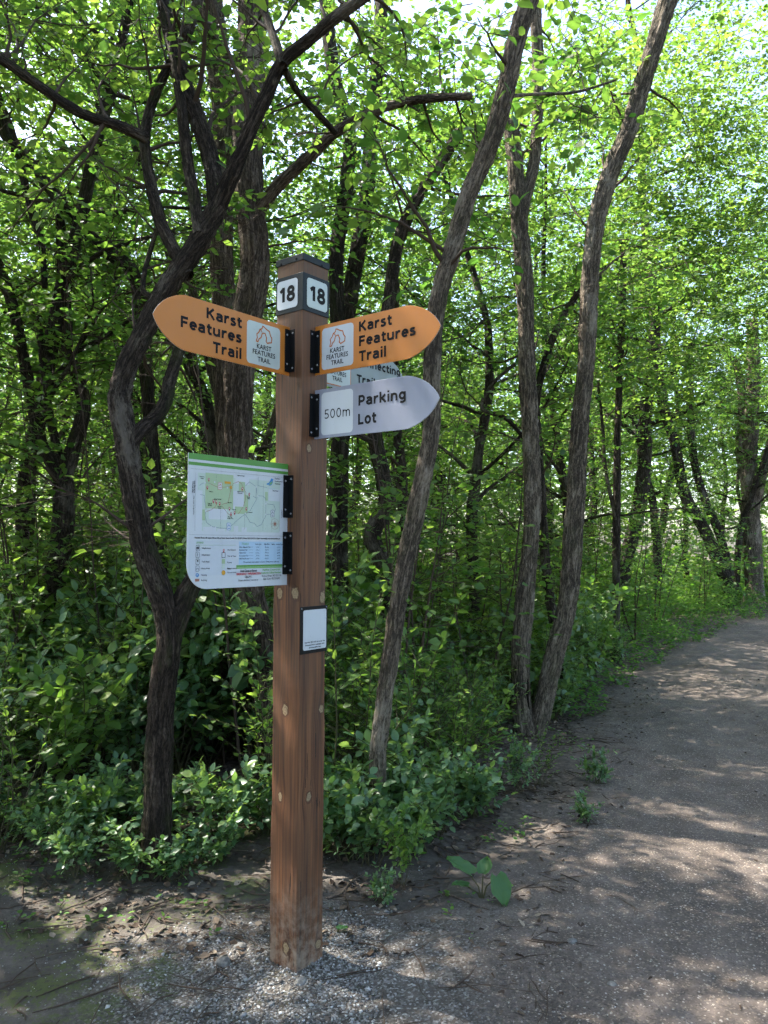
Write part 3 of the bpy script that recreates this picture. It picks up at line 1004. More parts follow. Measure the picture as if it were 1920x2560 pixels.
def mt(s, a, b, cap, bold=.0, al='L', rot=0, a1=None):
    put_text(bm, s, 'left', ma(a), ma(a1 if a1 is not None else a), mb(b), cap, .0027, bold, al if a1 is None else (None if al == 'F' else al), rot)


for i, s in enumerate(('Hamilton', 'Conservation', 'Authority')): mt(s, .868, .865 - i * .021, .0052, .02)
for s, a, b in (('Eramosa', .10, .828), ('Smith', .11, .815), ('Nexus', .19, .722), ('Potruff', .18, .632), ('Springs', .18, .620), ('Potruff', .27, .612), ('Cave', .275, .60), ('Grand Potruff', .235, .668),
                ('Mount', .415, .596), ('Phoenix', .37, .538), ('Creek Sink', .365, .526), ('Stewart', .365, .648), ('Nexus Cave', .46, .738), ('Entrance', .465, .725), ('Rocky', .56, .700), ('Sinks', .565, .688), ('Olmsted', .575, .580),
                ('Highland Road', .455, .862), ('Rymal Road', .845, .765)):
    mt(s, a, b, .0042, .03)
mt('Upper Mount Albion Road', .055, .55, .0042, .01, rot=1); mt('Main Entrance', .045, .71, .0048, .04, rot=1); mt('& Parking Area', .060, .71, .0048, .04, rot=1); mt('Second Road', .955, .55, .0042, 0, rot=1)
mt('Eramosa Karst | 86 Upper Mount Albion Road, Stoney Creek, ON L8J 2S9 | Phone: 905-525-2181 | Email: eramosa@conservationhamilton.ca', .065, .375, .0056, .03, 'F', a1=.935)
for i, s in enumerate(('Washrooms', 'Information', 'Trail Head', 'Picnic Area')): mt(s, .13, .298 - i * .050, .0055, .01)
mt('Parking', .13, .095 + .005, .0055, .01); mt('Building', .13, .062, .0055, .01)
for i, s in enumerate(('Site Feature', 'You to View', 'Forest', 'Field')): mt(s, .37, .285 - i * .048, .0055, .01)
mt('Watercourse', .37, .143, .0055, .01); mt('You are here', .37, .112, .0055, .01)
for s, a in (('Trail Length', .655), ('Hike Time', .755), ('Rating', .84), ('Surface Type', .895)): mt(s, a, .330, .0045, .02)
for i, s in enumerate(('Karst Features Trail', 'Bluestem Trail', 'Nexus Trail', 'Connector Trail', 'Link Potruff Loop')):
    mt(s, .49, .307 - i * .0225, .0045, .02)
    for q, a in (('2.5 km', .665), ('45 mins', .765), ('gravel', .905)): mt(q, a, .307 - i * .0225, .0042, 0)
mt('The average trail walker in hours. These times will vary.', .53, .189, .0048, .02, 'F', a1=.93)
mt('Area Closes at Sunset', .50, .118, .0085, .035, 'F', a1=.68)
mt('CALL 911.', .55, .072, .0075, .03, 'F', a1=.625)
mt('Know what trail you are on.', .485, .046, .0075, .0, 'F', a1=.695)
mt('Business Hours: 905-525-2181', .735, .074, .0075, .0, 'F', a1=.955)
mt('After Hours: 905-523-8787', .75, .050, .0075, .0, 'F', a1=.94)
# legend boxes
for i in range(4):
    P = rrect(ma(.078), ma(.078) + .0145, mb(.284 - i * .050), mb(.284 - i * .050) + .0185, .003, 3)
    stroke(bm, P, 'left', .0010, .0024, True)
    zc = mb(.284 - i * .050)
    if i == 0:
        for q in (.0045, .0100): flat_poly(bm, [(ma(.078) + q - .0018, zc + .005), (ma(.078) + q + .0018, zc + .005), (ma(.078) + q + .0018, zc + .014), (ma(.078) + q - .0018, zc + .014)], 'left', .0024)
    elif i == 1: mt('?', .0885, .284 - i * .05 + .010, .0095, .02)
    elif i == 2: flat_poly(bm, [(ma(.078) + .005, zc + .009), (ma(.078) + .010, zc + .009), (ma(.078) + .010, zc + .0155), (ma(.078) + .005, zc + .0155)], 'left', .0024)
    else: stroke(bm, [(ma(.078) + .003, zc + .004), (ma(.078) + .0045, zc + .010), (ma(.078) + .010, zc + .010), (ma(.078) + .0115, zc + .004)], 'left', .0012, .0024)
stroke(bm, [(ma(.318), mb(.232)), (ma(.318) + .0145, mb(.232)), (ma(.318) + .0145, mb(.232) + .017), (ma(.318), mb(.232) + .017)], 'left', .0014, .0024, True)
tag(bm_obj('lettering', bm, MAT['ink'], mp), kind='stuff')
bm = bmesh.new(); mt('EMERGENCY INFORMATION', .462, .094, .0085, .035, 'F', a1=.722); bm_obj('lettering', bm, MAT['redink'], mp)
bm = bmesh.new(); mt('LEGEND', .078, .338, .0062, .02); mt('TRAILS', .51, .328, .0078, .01); mt('Hamilton Conservation', .74, .122, .0080, .03, 'F', a1=.94); mt('Authority Office Numbers', .725, .098, .0080, .03, 'F', a1=.955)
stroke(bm, [(ma(.078), mb(.326)), (ma(.45), mb(.326))], 'left', .0007, .0024)
tag(bm_obj('lettering', bm, MAT['midgreen'], mp), kind='stuff')
mrects('legend_swatch', 'woodland', [(.318, .185, .35, .222)], .0022); mrects('legend_swatch', 'fields', [(.318, .140 + .008, .35, .18)], .0022)
bm = bmesh.new(); disc(bm, ma(.093), mb(.106), .0068, 'left', .0024); bm_obj('parking_symbol', bm, MAT['blueink'], mp)
bm = bmesh.new(); mt('P', .0865, .098, .0075, .02); bm_obj('lettering', bm, MAT['white'], mp)
mrects('legend_swatch', 'brownink', [(.074, .060, .112, .080)], .0024)
bm = bmesh.new()
for i in range(5): stroke(bm, [(ma(.59), mb(.312 - i * .0225)), (ma(.635), mb(.312 - i * .0225))], 'left', .0007, .0024)
tag(bm_obj('table_rule', bm, MAT['softink'], mp), kind='stuff')

# plaque on the right face (its machine code is left blank)
pq = slab('information_plaque', rrect(-.0695, .0775, 1.160, 1.3345, .003, 2), 'faceR', -.0004, .0030, MAT['black'], post)
slab('inset_panel', rrect(-.0545, .0705, 1.173, 1.3215, .008), 'faceR', .0029, .0036, MAT['white'], pq, 0)
bm = bmesh.new()
put_text(bm, 'Scan the QR code to access the', 'faceR', -.046, .062, 1.199, .0058, .0040, .03)
put_text(bm, 'Eramosa Karst webpage with', 'faceR', -.043, .060, 1.189, .0058, .0040, .03)
put_text(bm, 'downloadable map.', 'faceR', -.024, .042, 1.179, .0058, .0040, .03)
bm_obj('lettering', bm, MAT['ink'], pq)
for s, z in ((-.063, 1.328), (.071, 1.328)): screw(pq, (HW + .003, s, z), (1, 0, 0), .003)

# ------------------------------------------------------------------ vegetation helpers
UP = np.array((0, 0, 1.0))


def unit(v):
    v = np.asarray(v, float)
    return v / (np.linalg.norm(v, axis=-1, keepdims=True) + 1e-12)


class Wood:
    """collects tapered tubes, built as one mesh"""
    def __init__(self):
        self.V = []; self.F = []; self.B = []; self.n = 0

    def tube(self, P, R, k=8, lump=0.0, cap=False, seed=None):
        P = np.asarray(P, float); R = np.asarray(R, float)
        n = len(P)
        T_ = unit(np.gradient(P, axis=0))
        ref = np.array((1.0, 0, 0)) if abs(T_[0][0]) < .8 else np.array((0, 1.0, 0))
        e1 = np.zeros((n, 3)); e = unit(ref - T_[0] * (ref @ T_[0]))
        for i in range(n):
            e = e - T_[i] * (e @ T_[i]); e = e / (np.linalg.norm(e) + 1e-9); e1[i] = e
        e2 = np.cross(T_, e1)
        th = np.arange(k) * 2 * pi / k
        L = np.concatenate([[0], np.cumsum(np.linalg.norm(np.diff(P, axis=0), axis=1))])
        c, s = np.cos(th)[None, :], np.sin(th)[None, :]
        r = R[:, None] * np.ones((1, k))
        sd = rng.random() * 50 if seed is None else seed
        if lump:
            a = c * 1.6 + L[:, None] * 2.2 + sd; b = s * 1.6 + L[:, None] * 1.1 + sd
            r = r * (1 + lump * 1.5 * (vnoise(a, b, 31) - .5) + lump * .8 * (vnoise(c * 5 + sd, s * 5 + L[:, None] * 5, 32) - .5)
                     )
            Rr = R[:, None]
            pl = vnoise3(c * Rr / .016 + sd, s * Rr / .016, L[:, None] / .055 + sd, 33)
            pl2 = vnoise3(c * Rr / .008 + sd, s * Rr / .008, L[:, None] / .022, 34)
            amp = np.minimum(.011, .16 * Rr)
            r = r + amp * (1.3 * (np.abs(pl - .5) * 2) ** .7 - .6 + .5 * (pl2 - .5))
        V = P[:, None, :] + r[..., None] * (c[..., None] * e1[:, None, :] + s[..., None] * e2[:, None, :])
        B = np.stack([c * R[:, None] + sd, s * R[:, None], L[:, None] * np.ones((1, k))], -1)
        idx = np.arange(n * k).reshape(n, k) + self.n
        j = np.roll(idx, -1, axis=1)
        self.F.append(np.stack([idx[:-1], j[:-1], j[1:], idx[1:]], -1).reshape(-1, 4))
        self.V.append(V.reshape(-1, 3)); self.B.append(B.reshape(-1, 3)); self.n += n * k
        if cap:
            self.V.append((P[-1] + T_[-1] * R[-1] * .3)[None]); self.B.append(B[-1, :1]); c_ = self.n; self.n += 1
            self.F.append(np.stack([idx[-1], j[-1], np.full(k, c_), np.full(k, c_)], -1))
        return self

    def mesh(self, name, smooth=True):
        Fq = np.concatenate(self.F)
        tri = Fq[:, 2] == Fq[:, 3]
        return np_mesh(name, np.concatenate(self.V), [Fq[~tri], Fq[tri][:, :3]], smooth=smooth, vert_vec=np.concatenate(self.B))


# leaf templates: (side, along, normal), unit length
LT_FULL = (np.array([(0, 0, 0), (.22, .18, .05), (.33, .45, .07), (.20, .78, .04), (0, 1, -.06), (-.20, .78, .04), (-.33, .45, .07), (-.22, .18, .05), (0, .45, 0), (0, .78, -.01)], float),
           [(0, 1, 8), (1, 2, 8), (2, 3, 9), (2, 9, 8), (3, 4, 9), (0, 8, 7), (7, 8, 6), (6, 8, 9), (6, 9, 5), (5, 9, 4)])
LT_MID = (np.array([(0, 0, 0), (.34, .36, .07), (.20, .76, .03), (0, 1, -.05), (-.20, .76, .03), (-.34, .36, .07)], float),
          [(0, 1, 2), (0, 2, 3), (0, 3, 4), (0, 4, 5)])
LT_LOW = (np.array([(0, 0, 0), (.36, .45, .06), (0, 1, -.03), (-.36, .45, .06)], float), [(0, 1, 2), (0, 2, 3)])
LT_NARROW = (LT_MID[0] * np.array((.72, 1, 1)), LT_MID[1])


def leaves_mesh(name, P, D, N, S, tmpl, rnd=None, wood=None):
    P = np.asarray(P); D = unit(D); N = np.asarray(N)
    N = unit(N - D * (N * D).sum(1, keepdims=True))
    X = np.cross(D, N)
    tv, tf = tmpl
    tf = np.array(tf)
    S = np.asarray(S)[:, None, None]
    V = P[:, None, :] + S * (tv[None, :, 0:1] * X[:, None, :] + tv[None, :, 1:2] * D[:, None, :] + tv[None, :, 2:3] * N[:, None, :])
    n, k = len(P), len(tv)
    F_ = (tf[None] + (np.arange(n) * k)[:, None, None]).reshape(-1, 3)
    if rnd is None: rnd = rng.random(n)
    fa = np.repeat(rnd, len(tf))
    return np_mesh(name, V.reshape(-1, 3), F_, face_attr=fa)


def twig_leaves(starts, dirs, lens, step=.045, size=(.05, .08), droop=.25, opposite=False, flat=.6):
    """leaves set along straight twigs; arrays P, D, N, S"""
    P = []; D = []; N = []; S = []
    starts = np.asarray(starts); dirs = unit(dirs)
    for p, d, L in zip(starts, dirs, lens):
        m = max(2, int(L / step))
        t = (np.arange(m) + .6) / m * L
        q = p[None] + d[None] * t[:, None]; q[:, 2] -= droop * t * t * .6
        side = unit(np.cross(d, UP) + 1e-6)
        if opposite:
            q = np.repeat(q, 2, 0); sg = np.tile([1, -1], m)[:, None]
            ph = np.repeat(np.arange(m) % 2, 2)[:, None]
            alt = unit(np.cross(d, side))
            sv = np.where(ph > 0, side[None] * .9 + alt[None] * .25, side[None] * .45 + alt[None] * .8) * sg
            dd = sv + d[None] * .45 + rng.normal(0, .18, (2 * m, 3))
        else:
            sg = np.where(np.arange(m) % 2 == 0, 1, -1)[:, None]
            dd = side[None] * sg * .85 + d[None] * .55 + rng.normal(0, .25, (m, 3))
        dd[:, 2] -= droop * .6
        nn = UP[None] * flat + rng.normal(0, .35, (len(q), 3)) + d[None] * .15
        P.append(q); D.append(dd); N.append(nn); S.append(rng.uniform(size[0] * .75, size[1] * 1.1, len(q)) * rng.uniform(.8, 1.15))
        # end leaf
        P.append((p + d * L - UP * droop * L * L * .6)[None]); D.append((d + np.array((0, 0, -droop)))[None]); N.append((UP + rng.normal(0, .3, 3))[None]); S.append(np.array([size[1] * .9]))
    return np.concatenate(P), np.concatenate(D), np.concatenate(N), np.concatenate(S)


def wander(p, d, L, n, wig=.25, up=0.0):
    P = [np.array(p, float)]; d = unit(d)
    for i in range(n):
        d = unit(d + rng.normal(0, wig, 3) * .5 + UP * up)
        P.append(P[-1] + d * L / n)
    return np.array(P)


def side_shoots(P, R, count, wood, tw, L=(.4, 1.1), t0=.25, keep=None, up=.15, out=None, leafy=6, k=5):
    """branchlets from a stem polyline: tubes into wood, leaf twigs into tw = (starts, dirs, lens)"""
    n = len(P)
    for _ in range(count):
        i = min(n - 2, int(n * (t0 + (1 - t0) * rng.random())))
        ax = unit(P[i + 1] - P[i])
        d = rng.normal(0, 1, 3)
        if out is not None: d = d * .7 + np.asarray(out)
        d = unit(d - ax * (d @ ax) * .8 + ax * .35 + UP * up)
        ln = rng.uniform(*L)
        Q = wander(P[i], d, ln, 7, .32, .03)
        if keep is not None and not all(keep(q) for q in Q[2:]): continue
        r0 = min(R[i] * .42, .006 + ln * .010)
        wood.tube(Q, np.linspace(r0, .0022, len(Q)), k)
        for j in range(2, len(Q)):
            for _2 in range(rng.integers(1, 3)):
                d2 = unit((Q[j] - Q[j - 1]) / np.linalg.norm(Q[j] - Q[j - 1]) * .5 + rng.normal(0, .75, 3) * np.array((1, 1, .55)))
                l2 = rng.uniform(.16, .42)
                e = Q[j] + d2 * l2
                if keep is not None and not keep(e): continue
                wood.tube(np.array([Q[j], Q[j] + d2 * l2 * .5 - UP * .01, e - UP * l2 * l2 * .12]), [.0026, .0019, .0012], 3)
                if rng.random() < leafy / 6: tw[0].append(Q[j]); tw[1].append(d2); tw[2].append(l2)


def add_tree(name, loc, label, group=None, cat='tree', rz=0):
    return tag(empty(name, loc, rz), label, cat, group)


# ------------------------------------------------------------------ trees drawn from the photograph
def stem_pts(spec, step=.035):
    """spec rows (px, py, D, half width in px) -> points and radii"""
    P = np.array([np.append(pix(x, y, D), hw * D / FPX) for x, y, D, hw in spec])
    Q = resample(P, step)
    return Q[:, :3], np.maximum(Q[:, 3], .002)


def hero(name, label, base, stems, mat, leafspec, group=None, sides=44, lump=.16, step=.012, shoots=None, leaf='leaf', tmpl=LT_MID, size=(.045, .075), extra=None):
    root = add_tree(name, (base[0], base[1], gpt(*base)), label, group)
    inv = Vector(root.location)
    polys = []
    off = np.array(root.location)
    for i, (kind, spec) in enumerate(stems):
        P, R = stem_pts(spec, step)
        P = P - off
        if i == 0 and kind == 'trunk':        # foot: flare into the soil
            b = P[0]
            fl = np.exp(-np.linalg.norm(P - b, axis=1) / .09)
            R = R * (1 + .55 * fl)
            P = np.vstack([b - np.array((0, 0, .10)), P]); R = np.append(R[0] * 1.1, R)
        w = Wood()
        big = R.max() > .02
        w.tube(P, R, sides if big else 8, lump if big else .1, cap=True)
        link(kind, w.mesh(kind), MAT[mat], root)
        polys.append((P, R))
    wood = Wood(); tw = ([], [], [])
    wd = lambda q: q + off

    def keep(q):
        g = q + off
        if g[1] < 3.35: return False
        # keep clear of the sign boards
        if g[1] < 3.6 and -1.0 < g[0] < .35 and g[2] < 2.75: return False
        return True
    for k, (P, R) in enumerate(polys):
        if shoots and shoots[k]:
            c, L, t0, lf, outv = shoots[k]
            side_shoots(P, R, c, wood, tw, L, t0, keep, .12, outv, lf)
    for (x, y, D, rad, cnt) in leafspec:
        c = pix(x, y, D) - off
        if x > 1480: cnt = int(cnt * 2.3)
        ax = rng.normal(0, 1, (max(1, cnt // 6), 3)) * rad * .55 * np.array((1, .8, .8)) + c
        for q0 in ax:
            if not keep(q0): continue
            d = unit(rng.normal(0, 1, 3) * np.array((1, 1, .35)) + np.array((0, 0, .05)))
            Q = wander(q0 - d * .3, d, .75, 5, .3)
            wood.tube(Q, np.linspace(.005, .0018, len(Q)), 3)
            for _ in range(6):
                j = rng.integers(0, len(Q)); d2 = unit(rng.normal(0, 1, 3) * np.array((1, 1, .4)) + d * .5)
                l2 = rng.uniform(.18, .42)
                if keep(Q[j] + d2 * l2): tw[0].append(Q[j]); tw[1].append(d2); tw[2].append(l2)
    if wood.n: tag(link('branchlets', wood.mesh('branchlets'), MAT['twig'] if mat != 'bark_grey' else MAT['twig'], root), kind='stuff')
    if tw[0]:
        P, D, N, S_ = twig_leaves(tw[0], tw[1], tw[2], .05, size)
        link('crown', leaves_mesh('crown', P, D, N, S_, tmpl), MAT[leaf], root)
    if extra: extra(root, off)
    return root


def scaled(pts, D, hw0, hw1=None):
    n = len(pts); hw1 = hw0 if hw1 is None else hw1
    D = D if isinstance(D, (list, tuple)) else (D, D)
    return [(x, y, D[0] + (D[1] - D[0]) * i / (n - 1), hw0 + (hw1 - hw0) * i / (n - 1)) for i, (x, y) in enumerate(pts)]


BACK = (0, .9, .25)
# crooked dark tree beside the post
A_D = 3.72
hero('crooked_tree', 'dark crooked tree forking low behind the map board, branches spreading overhead', tuple(pix(398, 2190, A_D)[:2]), [
    ('trunk', scaled([(385, 2185), (392, 2080), (398, 1930), (402, 1790), (413, 1680)], A_D, 32, 33) + scaled([(424, 1600), (415, 1520), (385, 1440), (355, 1340), (335, 1235), (318, 1130), (303, 1040), (298, 985), (322, 905), (368, 815), (417, 720), (490, 612), (545, 520)], (A_D, 4.0), 30, 25)),
    ('limb', scaled([(538, 535), (560, 480), (584, 428), (625, 324), (665, 240), (706, 156), (770, 100), (839, 42), (930, -20)], (4.0, 3.8), 23, 13)),
    ('limb', scaled([(545, 525), (535, 450), (521, 376), (480, 260), (446, 162), (420, 60), (398, -60)], (4.0, 4.3), 24, 17)),
    ('limb', scaled([(440, 175), (462, 100), (484, 40), (505, -40)], (4.2, 4.25), 15, 12)),
    ('limb', scaled([(498, 585), (484, 480), (470, 400), (453, 260), (440, 170), (425, 90)], (3.95, 4.15), 15, 12)),
    ('limb', scaled([(470, 690), (428, 610), (402, 555), (378, 463), (362, 370), (366, 310), (388, 235), (428, 156)], (3.97, 4.25), 17, 11)),
    ('limb', scaled([(365, 345), (340, 333), (289, 312), (203, 284), (104, 220), (0, 148), (-120, 90)], (4.05, 3.75), 13, 12)),
    ('limb', scaled([(397, 745), (362, 733), (358, 700), (372, 640), (396, 560)], (3.95, 4.1), 8, 6)),
    ('limb', scaled([(424, 1600), (458, 1505), (492, 1440), (530, 1370), (590, 1290)], (A_D, 3.95), 27, 18)),
    ('limb', scaled([(308, 1150), (335, 1095), (362, 1066), (393, 1040), (418, 995), (425, 950), (445, 885), (470, 800)], (3.82, 4.2), 21, 14)),
    ('limb', scaled([(706, 165), (690, 110), (665, 40), (640, -40)], (3.85, 4.1), 12, 9)),
    ('limb', scaled([(712, 175), (745, 230), (790, 280), (838, 330)], (3.85, 4.4), 10, 8)),
], 'bark_dark', [(150, 80, 4.9, .6, 60), (60, 330, 5.0, .6, 40), (330, 120, 5.1, .6, 50), (760, 60, 6.2, .7, 50), (250, 200, 4.6, .5, 30), (480, 20, 7.0, .8, 60), (30, 20, 4.3, .5, 30)],
    shoots=[(10, (.3, .8), .4, 1, BACK), (9, (.4, 1.0), .2, 3, BACK), (9, (.4, 1.0), .2, 3, BACK), (4, (.3, .7), .3, 3, BACK), (6, (.3, .8), .2, 1, BACK),
            (9, (.3, .9), .2, 2, BACK), (12, (.4, 1.1), .15, 3, BACK), (4, (.2, .6), .4, 0, None), None, (4, (.3, .7), .4, 1, BACK), (5, (.3, .8), .2, 3, BACK), (4, (.3, .8), .3, 2, None)])

# the large shaggy-barked trees behind the post
hero('shaggy_tree', 'tall brown tree with shaggy bark rising directly behind the post', tuple(pix(690, 1960, 5.3)[:2]), [
    ('trunk', scaled([(694, 1965), (684, 1850), (664, 1700), (642, 1570), (622, 1450), (602, 1250), (596, 1060), (598, 930), (612, 820), (634, 700), (636, 600), (622, 470), (620, 350), (626, 200), (632, 60), (634, -80)], (5.3, 5.5), 36, 38)),
    ('limb', scaled([(650, 520), (700, 460), (770, 395), (840, 330), (930, 280), (1040, 250), (1180, 240)], (5.4, 5.0), 17, 9)),
], 'bark_brown', [(820, 120, 6.6, .7, 50), (760, 300, 7.0, .7, 50), (900, 330, 6.8, .6, 40), (1000, 180, 6.4, .7, 50)], shoots=[(7, (.4, 1.0), .55, 4, BACK), (10, (.4, .9), .3, 4, BACK)], lump=.14)
hero('shaggy_tree', 'tall brown shaggy tree rising between the crooked tree and the post', tuple(pix(600, 1950, 6.2)[:2]), [
    ('trunk', scaled([(600, 1800), (585, 1500), (574, 1250), (566, 1000), (562, 800), (556, 690), (552, 560), (558, 430), (560, 300), (545, 160), (525, 0), (512, -120)], (6.2, 6.4), 28, 30)),
    ('limb', scaled([(556, 1010), (530, 920), (500, 800), (470, 690)], (6.2, 6.9), 16, 11)),
], 'bark_brown', [(450, 330, 7.4, .8, 60), (350, 500, 7.6, .8, 60), (640, 420, 7.6, .7, 40)], shoots=[(8, (.4, 1.0), .5, 4, BACK), (4, (.4, .9), .3, 4, BACK)], lump=.14)

# leaning pale tree right of the post
hero('leaning_tree', 'slender pale tree leaning over the low shrubs close to the post', tuple(pix(950, 2110, 4.1)[:2]), [
    ('trunk', scaled([(952, 2115), (948, 2000), (945, 1880), (962, 1740), (982, 1600), (1011, 1420), (1041, 1277), (1062, 1170), (1078, 1074), (1080, 926), (1095, 752), (1134, 608), (1174, 480), (1226, 359), (1267, 220), (1292, 98), (1330, -20), (1362, -120)], (4.1, 3.75), 20, 24)),
    ('limb', scaled([(1270, 240), (1350, 235), (1440, 230), (1540, 200)], (3.8, 4.3), 5, 3)),
], 'bark_grey', [(1170, 160, 5.2, .5, 26), (1100, 60, 4.8, .6, 40)], shoots=[(10, (.3, .8), .6, 4, BACK), (5, (.2, .5), .3, 5, None)], tmpl=LT_FULL, size=(.05, .085))


# pale twin-stemmed tree with a hollow
def hollow(root, off):  # flat near-black patch; the shade inside the hollow is put into its colour
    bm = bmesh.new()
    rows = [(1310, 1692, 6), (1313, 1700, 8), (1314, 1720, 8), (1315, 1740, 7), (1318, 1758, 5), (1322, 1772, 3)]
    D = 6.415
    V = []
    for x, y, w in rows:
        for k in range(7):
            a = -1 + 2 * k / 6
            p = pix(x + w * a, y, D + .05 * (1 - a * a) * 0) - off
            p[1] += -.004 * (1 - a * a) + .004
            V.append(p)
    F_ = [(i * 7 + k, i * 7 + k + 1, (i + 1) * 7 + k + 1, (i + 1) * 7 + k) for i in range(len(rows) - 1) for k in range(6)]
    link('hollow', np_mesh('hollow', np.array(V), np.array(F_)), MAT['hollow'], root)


hero('twin_stem_tree', 'pale twin-stemmed tree with a dark hollow low in its fork', tuple(pix(1325, 1850, 6.5)[:2]), [
    ('trunk', scaled([(1318, 1850), (1308, 1790), (1303, 1700), (1303, 1615), (1312, 1500), (1320, 1420), (1329, 1300), (1330, 1200), (1325, 1061), (1319, 926), (1313, 723), (1301, 579), (1290, 434), (1281, 350), (1276, 305)], (6.5, 6.4), 23, 19)),
    ('limb', scaled([(1340, 1845), (1352, 1790), (1370, 1707), (1392, 1620), (1410, 1553), (1424, 1460), (1430, 1400), (1440, 1246), (1450, 1061), (1466, 897), (1475, 694), (1492, 550), (1527, 434), (1568, 336), (1602, 220), (1643, 87), (1680, -30), (1700, -120)], (6.5, 6.3), 23, 22)),
    ('limb', scaled([(1302, 560), (1316, 490), (1334, 417), (1342, 324), (1345, 174), (1338, 29), (1334, -80)], (6.4, 6.5), 13, 16)),
], 'bark_grey', [(1500, 150, 7.4, .8, 60), (1420, 380, 7.6, .8, 60), (1250, 620, 7.8, .6, 40), (1560, 620, 7.6, .8, 70), (1400, 760, 7.8, .7, 50), (1230, 250, 7.2, .7, 50)], shoots=[(6, (.4, 1.0), .5, 5, BACK), (10, (.4, 1.1), .5, 5, BACK), (7, (.4, .9), .3, 5, BACK)], extra=hollow)

